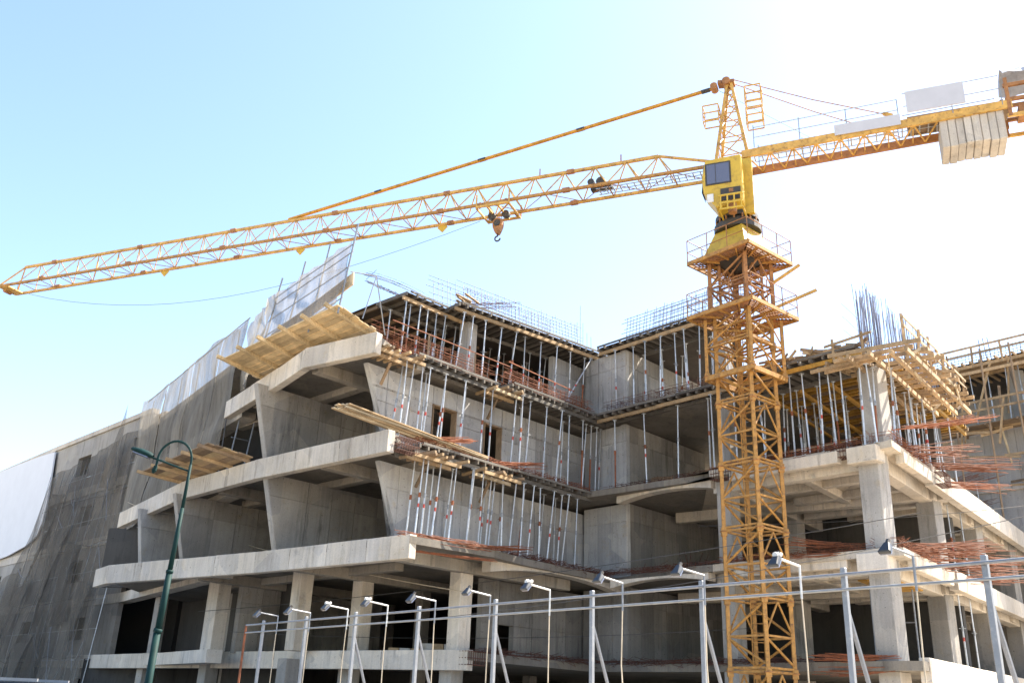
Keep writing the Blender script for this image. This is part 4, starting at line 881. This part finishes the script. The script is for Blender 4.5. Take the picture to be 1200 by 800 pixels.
# turntable cone, slewing ring
def frustum(z0, w0, z1, w1, name, mat):
    a, b_ = ring(w0), ring(w1); m = MB(); o = [v3(p, z0) for p in a][::-1]+[v3(p, z1) for p in b_][::-1]; m.hexa(o); return m.build(name, mat, CR, .02)
frustum(17.62, 2.05, 17.8, 2.05, 'cone_base', 'steel_dark'); frustum(17.8, 1.95, 18.85, 1.25, 'turntable_cone', 'cab_yellow')
m = MB(); m.tube((*MC, 18.85), (*MC, 19.12), .88, 24); m.tube((*MC, 19.12), (*MC, 19.3), .7, 24); m.tube((*MC, 19.3), (*MC, 19.5), .82, 24); m.build('slewing_ring', 'steel_dark', CR)
m = MB()
for k in range(16):
    a = k*math.pi/8; m.tube((MC.x+.8*math.cos(a), MC.y+.8*math.sin(a), 19.08), (MC.x+.8*math.cos(a), MC.y+.8*math.sin(a), 19.34), .035, 6)
m.build('ring_bolts', 'crane_rust', CR)
jd = Vector((-.924, .382)).normalized(); kd = Vector((-jd.y, jd.x))*-1
def J(t, k, z): p = MC+jd*t+kd*k; return Vector((p.x, p.y, z))
def jbox(t0, t1, k0, k1, z0, z1, name, mat, par=None, bev=.0):
    m = MB(); m.hexa([J(t0, k0, z0), J(t1, k0, z0), J(t1, k1, z0), J(t0, k1, z0), J(t0, k0, z1), J(t1, k0, z1), J(t1, k1, z1), J(t0, k1, z1)]); return m.build(name, mat, par or CR, bev)
head = jbox(-.62, .45, -.5, .6, 19.5, 21.75, 'slewing_head', 'cab_yellow', None, .03)
jbox(-.75, -.3, -.72, -.52, 19.3, 21.7, 'side_post', 'cab_yellow', head, .01)
# cab
CZ = -.42
prof = [(-.45, 19.95+CZ), (.55, 19.75+CZ), (1.0, 20.45+CZ), (1.05, 21.0+CZ), (.9, 21.85+CZ), (-.45, 21.9+CZ)]
m = MB(); n = len(prof); m.add([J(t_, -1.45, z) for t_, z in prof]+[J(t_, -.52, z) for t_, z in prof], [tuple(range(n)), tuple(range(2*n-1, n-1, -1))]+[(i, i+n, (i+1) % n+n, (i+1) % n) for i in range(n)])
cab = m.build('cab', 'cab_yellow', CR, .035)
jbox(-.06, .90, -1.475, -1.455, 20.72+CZ, 21.66+CZ, 'window_seal', 'steel_dark', cab); jbox(-.0, .84, -1.482, -1.476, 20.78+CZ, 21.6+CZ, 'side_window', 'glass', cab, .0)
jbox(.5, .52, -1.49, -1.483, 20.78+CZ, 21.6+CZ, 'window_bar', 'steel_dark', cab)
m = MB(); m.hexa([J(1.06, -1.38, 20.5+CZ), J(1.075, -1.38, 20.5+CZ), J(1.075, -.6, 20.5+CZ), J(1.06, -.6, 20.5+CZ), J(.95, -1.38, 21.7+CZ), J(.975, -1.38, 21.7+CZ), J(.975, -.6, 21.7+CZ), J(.95, -.6, 21.7+CZ)]); m.build('front_window', 'glass', cab)
jbox(.62, .86, -1.52, -1.46, 19.98+CZ, 20.32+CZ, 'floodlight', 'canvas_white', cab, .01)
jbox(-.38, .36, -1.475, -1.455, 19.98+CZ, 20.5+CZ, 'recess', 'steel_dark', cab); jbox(.56, .60, -1.30, -1.26, 20.8+CZ, 21.6+CZ, 'seat_back', 'canvas_white', cab)  # recess is a flat plate, its shade given by the dark colour
m = MB()   # grille and small balcony below the cab
for t_ in (-.4, -.15, .1, .35): m.beam(J(t_, -1.62, 19.55+CZ), J(t_, -1.62, 20.1+CZ), .05, .05)
for z in (19.55+CZ, 19.8+CZ, 20.12+CZ): m.beam(J(-.45, -1.62, z), J(.4, -1.62, z), .06, .06)
m.beam(J(-.45, -1.62, 20.12+CZ), J(-.45, -1.0, 20.5+CZ), .05, .05); m.beam(J(.4, -1.62, 20.12+CZ), J(.4, -1.0, 20.5+CZ), .05, .05)
for z in (19.55+CZ,): m.beam(J(-.45, -1.6, z), J(-.45, -.6, z), .06, .06); m.beam(J(.4, -1.6, z), J(.4, -.6, z), .06, .06)
m.build('service_balcony', 'cab_yellow', cab)
m = MB(); m.tube(J(-.03, -1.3, 19.5+CZ), J(-.03, -1.3, 20.35+CZ), .16, 10); m.tube(J(-.03, -1.3, 20.3+CZ), J(-.03, -1.3, 20.45+CZ), .2, 10); m.build('slewing_motor', 'crane_rust', cab)
# apex tower
ap = MB(); base = [(.62, -.55), (.62, .55), (-.62, .55), (-.62, -.55)]; ZT = 25.75
tp = lambda i, u: J(base[i][0]*(1-u)+(.08 if base[i][0] > 0 else -.08)*u, base[i][1]*(1-u)+(.1 if base[i][1] > 0 else -.1)*u, 21.85+(ZT-21.85)*u)
for i in range(4): ap.beam(tp(i, 0), tp(i, 1), .11, .11, (*jd, 0))
apex = ap.build('apex_tower', 'crane_yellow', CR); m = MB(); us = [0, .22, .42, .6, .76, .9, 1]
for a, b_ in zip(us[:-1], us[1:]):
    for i in range(4):
        j_ = (i+1) % 4; m.tube(tp(i, a), tp(j_, b_), .026, 5); m.tube(tp(i, a), tp(j_, a), .026, 5)
        if i % 2 == 0: m.tube(tp(j_, a), tp(i, b_), .022, 5)
m.build('bracing', 'crane_yellow', apex)
m = MB(); m.tube(J(.1, -.28, 25.8), J(.1, .28, 25.8), .17, 12); m.beam(J(-.22, 0, 25.78), J(.45, 0, 25.85), .4, .14); m.tube(J(.62, -.2, 25.72), J(.62, .2, 25.72), .15, 12); m.build('apex_sheave', 'crane_rust', apex)
m = MB()   # service baskets at the apex
for (t_, k, z) in ((-.95, -.3, 24.4), (-.95, -.2, 23.45), (.75, -.2, 23.9)):
    m = MB()
    for a in (0, .62):
        for b_ in (0, .5): m.beam(J(t_+a-.3, k+b_-.2, z), J(t_+a-.3, k+b_-.2, z+.75), .035, .035)
    for zz in (z, z+.4, z+.75):
        m.beam(J(t_-.3, k-.2, zz), J(t_+.32, k-.2, zz), .035, .05); m.beam(J(t_-.3, k+.3, zz), J(t_+.32, k+.3, zz), .035, .05); m.beam(J(t_-.3, k-.2, zz), J(t_-.3, k+.3, zz), .035, .05); m.beam(J(t_+.32, k-.2, zz), J(t_+.32, k+.3, zz), .035, .05)
    m.build('service_basket', 'crane_yellow', apex)
# jib
ZB, ZJ, KW = 21.72, 22.92, .55
NB = 28; T0, T1 = 1.0, 38.8; bay = (T1-T0)/NB
m = MB(); m.beam(J(.45, -KW, ZB), J(T1, -KW, ZB-.06), .10, .12); jib = m.build('jib', 'mast_yellow', CR)
MB().beam(J(.45, KW, ZB), J(T1, KW, ZB-.06), .10, .12).build('lower_chord', 'crane_yellow', jib)
m = MB(); m.beam(J(3.0, 0, ZJ), J(T1-.9, 0, ZJ-.02), .12, .12); m.beam(J(.55, 0, 22.15), J(3.0, 0, ZJ), .09, .09); m.beam(J(T1-.9, 0, ZJ-.02), J(T1, -KW, ZB), .06, .06); m.beam(J(T1-.9, 0, ZJ-.02), J(T1, KW, ZB), .06, .06); m.build('upper_chord', 'crane_yellow', jib)
m = MB(); m2 = MB()
for i in range(NB):
    a, b_ = T0+i*bay, T0+(i+1)*bay; mid = (a+b_)/2; thick = .024 if i > 9 else .03
    if 2.9 < mid < T1-.7:
        for k in (-KW, KW): m.tube(J(a, k, ZB), J(mid, 0, ZJ), thick, 5); m.tube(J(mid, 0, ZJ), J(b_, k, ZB), thick, 5)
    for (k0, k1) in (((-KW, KW) if i % 2 else (KW, -KW)),): m2.tube(J(a, k0, ZB), J(b_, k1, ZB), .018, 5)
    m2.tube(J(a, -KW, ZB), J(a, KW, ZB), .02, 5)
m.build('side_bracing', 'crane_yellow', jib); m2.build('bottom_bracing', 'crane_rust', jib)
m = MB()
for t_ in (6.8, 12.6, 18.4, 24.2, 30, 35.8):
    for k, z in ((-KW, ZB), (KW, ZB), (0, ZJ)): MB().beam(J(t_-.16, k, z), J(t_+.16, k, z), .16, .17).build('chord_joint', 'crane_rust', jib)
for t_ in (28.6, 20.5, 13.0):   # diamond warning plates hanging under the jib
    c_ = J(t_, KW, 21.55); u3 = Vector((*jd, 0)); m = MB(); d = .26
    pts = [c_+Vector((0, 0, d)), c_+u3*d, c_-Vector((0, 0, d)), c_-u3*d]; o = Vector((*kd, 0))*.01
    m.hexa([p-o for p in pts]+[p+o for p in pts]); m.build('warning_plate', 'cab_yellow', jib)
jbox(T1-.6, T1+.05, -KW, KW, ZB-.14, ZB-.08, 'tip_plate', 'crane_yellow', jib); m = MB(); m.tube(J(T1, -.2, ZB-.12), J(T1, .2, ZB-.12), .14, 10); m.build('tip_sheave', 'crane_rust', jib)
m = MB()
for k in (-.25, 0, .25): m.beam(J(1.0, k, ZB), J(5.6, k, ZB), .03, .03)
for i in range(16): m.beam(J(1.0+i*.3, -.25, ZB+.015), J(1.0+i*.3, .25, ZB+.015), .05, .02)
m.build('walkway', 'galvanised', jib)
m = MB(); m.tube(J(5.4, -.3, 22.05), J(5.4, .3, 22.05), .2, 12); m.beam(J(5.0, .1, 21.95), J(5.9, .1, 21.95), .3, .2); m.tube(J(5.85, -.2, 22.15), J(5.85, .3, 22.15), .15, 10); m.build('trolley_winch', 'steel_dark', jib)
m = MB()
for t_ in (4.6, 8.2): m.beam(J(t_, 0, ZJ), J(t_, 0, ZJ+.4), .05, .05)
m.build('lamp_stub', 'crane_rust', jib)
m = MB()
for k in (-.04, .04): m.beam(J(.7, k, 25.7), J(21.0, k, ZJ+.08), .06, .09)
tie = m.build('jib_tie', 'tie_brown', CR); m = MB()
for u in (.0, .27, .5, .76): p = J(.8+20*u, 0, 25.68-(25.68-ZJ-.12)*u); q_ = J(.8+20*u+.35, 0, 25.68-(25.68-ZJ-.12)*(u+.0175)); MB().beam(p, q_, .19, .08).build('tie_clamp', 'steel_dark', tie)
# counter jib
cj = MB(); cj.beam(J(-.4, -.68, 21.9), J(-9.8, -.68, 22.12), .10, .32); cjo = cj.build('counter_jib', 'crane_yellow', CR)
MB().beam(J(-.4, .68, 21.9), J(-9.8, .68, 22.12), .10, .32).build('side_beam', 'crane_rust', cjo); m = MB()
for i in range(8):
    a, b_ = -.6-i*.85, -.6-(i+1)*.85; zz = 21.82+i*.02; m.tube(J(a, -.65, zz), J((a+b_)/2, .65, zz), .035, 5); m.tube(J((a+b_)/2, .65, zz), J(b_, -.65, zz), .035, 5)
    m.tube(J(a, -.65, zz), J(a, .65, zz), .025, 5)
m.build('bracing', 'crane_yellow', cjo)
m = MB()
for k in (-.4, 0, .4): m.beam(J(-9.6, k, 22.15), J(-.8, k, 22.15), .03, .03)
for i in range(30): m.beam(J(-.8-i*.3, -.4, 22.165), J(-.8-i*.3, .4, 22.165), .05, .02)
m.build('walkway', 'galvanised', cjo)
m = MB()
for k in (-.72, .72):
    for h in (.45, .9): m.tube(J(-.9, k, 22.1+h), J(-6.1, k, 22.2+h), .018, 5)
    for h in (.55, 1.1): m.tube(J(-6.3, k, 22.2+h), J(-9.5, k, 22.25+h), .02, 5)
    for t_ in (-.9, -2.6, -4.3, -6.1, -7.9, -9.5): m.tube(J(t_, k, 22.1), J(t_, k, 23.1), .02, 5)
m.build('railing', 'zinc_dark', cjo)
jbox(-6.15, -3.85, -.80, -.76, 21.98, 22.42, 'side_panel', 'panel_white', cjo); jbox(-8.35, -6.4, -.84, -.79, 22.4, 23.3, 'side_panel', 'panel_white', cjo)
for i in range(8): jbox(-7.42-i*.262, -7.42-i*.262-.248, -.62+rnd(-.03, .03), .62, 20.84+rnd(-.04, .04), 21.98, 'counterweight', 'ballast', cjo, .02)
jbox(-9.75, -6.4, -.3, .5, 22.2, 22.55, 'ballast_cradle', 'timber_old', cjo)
# winch at the tail with tarpaulin hood
for t_ in (-9.7, -11.6):
    for k in (-.68, .68): MB().beam(J(t_, k, 21.6), J(t_, k, 23.2), .12, .12, (*jd, 0)).build('winch_post', 'crane_rust', cjo)
for z in (21.65, 22.3, 22.9):
    for k in (-.68, .68): MB().beam(J(-9.6, k, z), J(-11.7, k, z), .1, .13).build('winch_rail', 'crane_yellow' if z < 22 else 'crane_rust', cjo)
m = MB(); m.tube(J(-10.6, -.55, 22.35), J(-10.6, .55, 22.35), .36, 14); m.tube(J(-11.2, -.4, 22.2), J(-11.2, .4, 22.2), .25, 12); m.beam(J(-10, -.2, 21.95), J(-11.6, -.2, 21.95), .8, .3); m.build('hoist_winch', 'crane_rust', cjo)
rows = []
for i in range(9):
    a = i/8; rows.append([J(-9.65-2.1*j_/10, -.8+1.6*a, 23.05+.85*math.sin(math.pi*(.12+.76*a))+.05*math.sin(j_*1.7+i)) for j_ in range(11)])
m = MB(); m.grid(rows); o = m.build('tarpaulin', 'tarp_grey', cjo); sm = o.modifiers.new('solid', 'SOLIDIFY'); sm.thickness = .02
for k in (-.5, .5):   # pendant ropes to the counter jib
    m = MB(); e = J(-6.15, k*1.35, 22.35); m.path([J(-.15, k*.3, 25.85), (J(-.15, k*.3, 25.85)+e)/2-Vector((0, 0, .1)), e], .022, 5); m.build('pendant_rope', 'crane_rust', CR)
    p = J(-5.6, k*1.27, 22.66); m = MB(); m.beam(p, p+(e-p)*.55, .1, .12); m.build('turnbuckle', 'crane_yellow', CR)
m = MB(); pts = [J(T1-.8-(T1-12)*u, KW+.1, ZB-.1-2.2*math.sin(math.pi*u)**.9*(1-.25*u)) for u in [i/16 for i in range(17)]]; m.path(pts, .012, 4); m.build('slack_rope', 'wire_dark', CR)
m = MB(); m.tube(J(.5, 0, 25.6), J(-3.4, .2, 22.3), .01, 4); m.build('signal_cable', 'wire_dark', CR)
# trolley and hook
tr = thing('trolley', 'small steel trolley frame riding under the crane jib', 'trolley', J(10.0, 0, 21.5)); m = MB()
for k in (-.7, .7):
    m.beam(J(9.3, k, 21.52), J(10.8, k, 21.52), .08, .1); m.beam(J(9.3, k, 21.5), J(9.3, k, 22.1), .07, .07); m.beam(J(10.8, k, 21.5), J(10.8, k, 22.1), .07, .07)
for t_ in (9.3, 9.8, 10.3, 10.8): m.beam(J(t_, -.7, 21.48), J(t_, .7, 21.48), .07, .08)
m.beam(J(9.3, -.7, 21.47), J(10.8, .7, 21.47), .05, .06); m.build('frame', 'crane_yellow', tr)
for t_ in (9.45, 10.65):
    for k in (-.62, .62): m = MB(); m.tube(J(t_, k-.06, 21.66), J(t_, k+.06, 21.66), .09, 10); m.build('wheel', 'crane_rust', tr)
for t_ in (10.35, 9.7): m = MB(); m.tube(J(t_, -.1, 21.36), J(t_, .1, 21.36), .17, 12); m.build('sheave', 'steel_dark', tr)
hk = thing('hook_block', 'rusty hook block hanging close under the trolley', 'hook', J(10.05, 0, 20.6))
m = MB(); 
for t_ in (9.9, 10.2): m.tube(J(t_, 0, 21.1), J(t_, 0, 21.45), .012, 4)
m.build('rope', 'wire_dark', hk)
m = MB(); ws = [(.10, 21.2), (.22, 21.08), (.22, 20.82), (.12, 20.55), (.06, 20.45)]
for (w0, z0), (w1, z1) in zip(ws[:-1], ws[1:]): m.hexa([J(10.05-w1, -.13, z1), J(10.05+w1, -.13, z1), J(10.05+w1, .13, z1), J(10.05-w1, .13, z1), J(10.05-w0, -.13, z0), J(10.05+w0, -.13, z0), J(10.05+w0, .13, z0), J(10.05-w0, .13, z0)])
m.build('block', 'crane_rust', hk, .02); m = MB(); m.tube(J(10.05, -.16, 20.95), J(10.05, .16, 20.95), .15, 12); m.build('sheave', 'steel_dark', hk)
m = MB(); pts = [J(10.05, 0, 20.46), J(10.05, 0, 20.36)]+[J(10.05+.12*math.sin(a), 0, 20.25+.12*math.cos(a)) for a in [x*math.pi/8 for x in range(0, 13)]]; m.path(pts, .035, 6); m.build('hook', 'steel_dark', hk)

# ------------------------------------------------------------------ sign frame with floodlights by the street
F0 = Vector((-6.5, 25.7)); uF = Vector((.638, -.770)).normalized(); nF = Vector((uF.y, -uF.x))   # nF points to the camera side
def F(t, d, z): p = F0+uF*t+nF*d; return Vector((p.x, p.y, z))
sf = thing('sign_frame', 'long bare steel frame of posts and two rails beside the street', 'frame', F(9.5, 0, 0))
for i, t_ in enumerate((.46, 2.71, 4.97, 7.43, 9.91, 12.45, 14.76, 17.12, 18.96, 21.3)):
    MB().beam(F(t_, -.09, 0), F(t_, -.09, 3.5), .07, .07, (*uF, 0)).build('post', 'zinc', sf, .008)
    if t_ > 4 and t_ < 21: MB().tube(F(t_, -.09, 3.0), F(t_+.05, -1.2, 0), .03, 6).build('brace', 'zinc', sf)
for z in (3.4, 3.21):
    for a in range(6): MB().tube(F(-.36+a*4, 0, z), F(-.36+(a+1)*4, 0, z), .022 if z > 3.3 else .019, 8).build('rail', 'zinc' if z > 3.3 else 'zinc_dark', sf)
MB().tube(F(-.36, 0, 0), F(-.36, 0, 3.4), .03, 6).build('end_post', 'rust', sf)
def floodlight(t_, white, i_):
    r = thing('floodlight', ('pale-hooded' if white else 'dark')+' floodlight on bent arm, '+ORD[i_]+' from the rusty end post', 'floodlight', F(t_, 0, 3.2), 'floodlights on the sign frame')
    tilt = rnd(-.04, .04); ln = .62
    m = MB(); m.tube(F(t_, .045, 3.12), F(t_, .045, 3.55), .016, 6); m.tube(F(t_, .045, 3.55), F(t_+tilt, ln, 3.6), .017, 6); m.build('arm', 'zinc' if not white else 'canvas_white', r)
    u3 = Vector((*uF, 0)); n3 = Vector((*nF, 0)); a = F(t_+tilt, ln-.02, 3.6); dn = (n3*.62+Vector((0, 0, -.8))).normalized(); fn = n3.cross(u3)*0+(n3*.8+Vector((0, 0, .62))).normalized()
    h = rnd(.11, .16); q0, q1 = a-dn*.04, a+dn*h; w0, w1 = .05, .085
    m = MB(); m.hexa([q0-u3*w0-fn*.06, q0+u3*w0-fn*.06, q1+u3*w1-fn*.03, q1-u3*w1-fn*.03, q0-u3*w0*.7+fn*.03, q0+u3*w0*.7+fn*.03, q1+u3*w1+fn*.03, q1-u3*w1+fn*.03]); m.build('lamp_head', 'lamp_dark', r, .012)
    m = MB(); m.hexa([q0+dn*.03-u3*w0*.7-fn*.075, q0+dn*.03+u3*w0*.7-fn*.075, q1-dn*.01+u3*w1*.85-fn*.045, q1-dn*.01-u3*w1*.85-fn*.045, q0+dn*.03-u3*w0*.7-fn*.05, q0+dn*.03+u3*w0*.7-fn*.05, q1-dn*.01+u3*w1*.85-fn*.02, q1-dn*.01-u3*w1*.85-fn*.02]); m.build('lamp_glass', 'glass', r)
    if white:
        m = MB(); m.tube(q0-dn*.02-n3*.07, q0+dn*.01+n3*.05, .03, 8, .042); m.build('hood', 'canvas_white', r)
    m = MB(); m.tube(q0, q0-dn*.05, .03, 6); m.build('gland', 'steel_dark', r)
    m = MB(); m.path([F(t_+.0, .05, 3.13), F(t_+rnd(-.04, .04), .06, 2.3), F(t_+rnd(-.05, .05), .05, 1.4), F(t_, .04, .02)], .011, 5); m.build('cable', 'wire_tan', r)
for i_, (t_, w) in enumerate(zip((1.49, 3.13, 4.84, 6.46, 8.18, 9.91, 11.55, 13.27, 14.92, 16.55, 18.16), (0, 0, 1, 1, 0, 0, 1, 0, 0, 1, 0))): floodlight(t_, w, i_)

# ------------------------------------------------------------------ street lamp
SL = Vector((-5.92, 16.95, 0)); sl_ = thing('street_lamp', 'dark green street lamp with curled arm and flat head', 'street lamp', SL)
def S(x, z, y=0): return SL+Vector((x, y, z))
m = MB(); m.tube(S(0, 0), S(0, .5), .11, 14); m.tube(S(0, .5), S(.02, 2.6), .07, 14, .062); m.tube(S(.02, 2.6), S(.03, 2.66), .075, 14); m.tube(S(.03, 2.66), S(.06, 3.6), .058, 14, .054); m.tube(S(.06, 3.6), S(.06, 3.65), .064, 14); m.tube(S(.06, 3.65), S(.1, 4.75), .045, 14, .034); m.tube(S(.1, 4.75), S(.12, 5.55), .032, 10, .026)
m.build('pole', 'lamp_green', sl_, 0, True)
m = MB(); pts = [S(.12, 5.5)]+[S(.12-.31+.31*math.cos(a), 5.62+.36*math.sin(a)) for a in [x*math.pi/14 for x in range(0, 15)]]+[S(-.51, 5.48)]; m.path(pts, .022, 8); m.tube(S(-.51, 5.5), S(-.53, 5.42), .035, 8, .05); m.tube(S(-.53, 5.42), S(-.54, 5.36), .05, 8, .02); m.build('curled_arm', 'lamp_green', sl_)
m = MB(); m.tube(S(.12, 5.42), S(-.62, 5.66), .018, 8); m.build('cross_arm', 'lamp_green', sl_)
m = MB(); a, b_ = S(-.58, 5.66), S(-1.02, 5.8)
secs = [(0, .05, .05), (.15, .1, .075), (.55, .12, .08), (.9, .08, .05), (1, .03, .025)]
rows = []
for u, w, h in secs:
    c_ = a.lerp(b_, u); rows.append([c_+Vector((0, w*math.cos(q_), h*math.sin(q_)*(1 if math.sin(q_) > 0 else .5))) for q_ in [x*math.pi/6 for x in range(13)]])
m.grid(rows); m.build('lamp_head', 'lamp_green', sl_, 0, True)
m = MB(); m.beam(a.lerp(b_, .2)+Vector((0, 0, -.045)), a.lerp(b_, .85)+Vector((0, 0, -.04)), .15, .02); m.build('diffuser', 'glass', sl_)

# ------------------------------------------------------------------ overhead cables
def cable(label, p, q, sag, r, mat, n=20):
    p, q = Vector(p), Vector(q); t = thing('overhead_cable', label, 'cable', p, 'cables strung before the building'); m = MB()
    m.path([p.lerp(q, i/n)-Vector((0, 0, sag*4*(i/n)*(1-i/n))) for i in range(n+1)], r, 4); m.build('wire', mat, t)
cable('pale cable slanting down from the net in front of the stepped fascias', (-21.0, 52.2, 11.5), (-1.0, 33.6, 5.3), .5, .018, 'wire_tan')
cable('thin dark cable strung across the first floor openings to the right', (-13.0, 42.0, 5.0), (12.6, 28.2, 7.6), .35, .012, 'wire_dark')
cable('thin dark cable running past the mast to the right columns', (-2.0, 31.0, 4.2), (16.0, 24.0, 7.4), .3, .010, 'wire_dark')
cable('upper thin dark cable crossing the right columns', (7.0, 33.9, 8.0), (22.0, 30.5, 9.3), .3, .010, 'wire_dark')
cable('low thin dark cable along the first floor wall', (-11.0, 40.0, 4.1), (9.0, 34.6, 4.6), .3, .009, 'wire_dark')

# ------------------------------------------------------------------ parked car, only its roof reaches the frame
CX, CY = -7.9, 15.6; ca = thing('parked_car', 'dark parked car whose roof just shows at the street below the dark net', 'car', (CX, CY, 0))
def carlayer(z0, z1, a, b_): return [(CX+x*s[0], CY+y*s[1], z) for z, s in ((z0, a), (z1, b_)) for x, y in ((-1, -1), (1, -1), (1, 1), (-1, 1))]
MB().hexa(carlayer(.28, .62, (2.2, .86), (2.28, .9))).build('sill', 'car_paint', ca, .05)
body = MB().hexa(carlayer(.62, 1.02, (2.28, .9), (2.15, .86))).build('body', 'car_paint', ca, .08)
cbn = MB().hexa(carlayer(1.0, 1.62, (1.75, .8), (1.25, .64))).build('cabin', 'glass', ca, .05)
MB().hexa(carlayer(1.6, 1.70, (1.3, .67), (1.15, .58))).build('roof', 'car_paint', ca, .04)
for y in (-.74, .74): MB().beam((CX-1.1, CY+y*.74, 1.74), (CX+1.0, CY+y*.74, 1.74), .04, .04).build('roof_rail', 'zinc', ca)
for sx in (-1.35, 1.4):
    for sy in (-.84, .84):
        m = MB(); m.tube((CX+sx, CY+sy-.11, .33), (CX+sx, CY+sy+.11, .33), .33, 18); w = m.build('wheel', 'rubber', ca); m = MB(); m.tube((CX+sx, CY+sy-.12, .33), (CX+sx, CY+sy+.12, .33), .19, 12); m.build('rim', 'zinc', w)
for sx in (-2.2, 2.2):
    for sy in (-.6, .6): MB().beam((CX+sx*1.0, CY+sy, .82), (CX+sx*1.01, CY+sy, .82), .3, .14).build('headlight' if sx > 0 else 'tail_light', 'canvas_white' if sx > 0 else 'prop_red', ca)
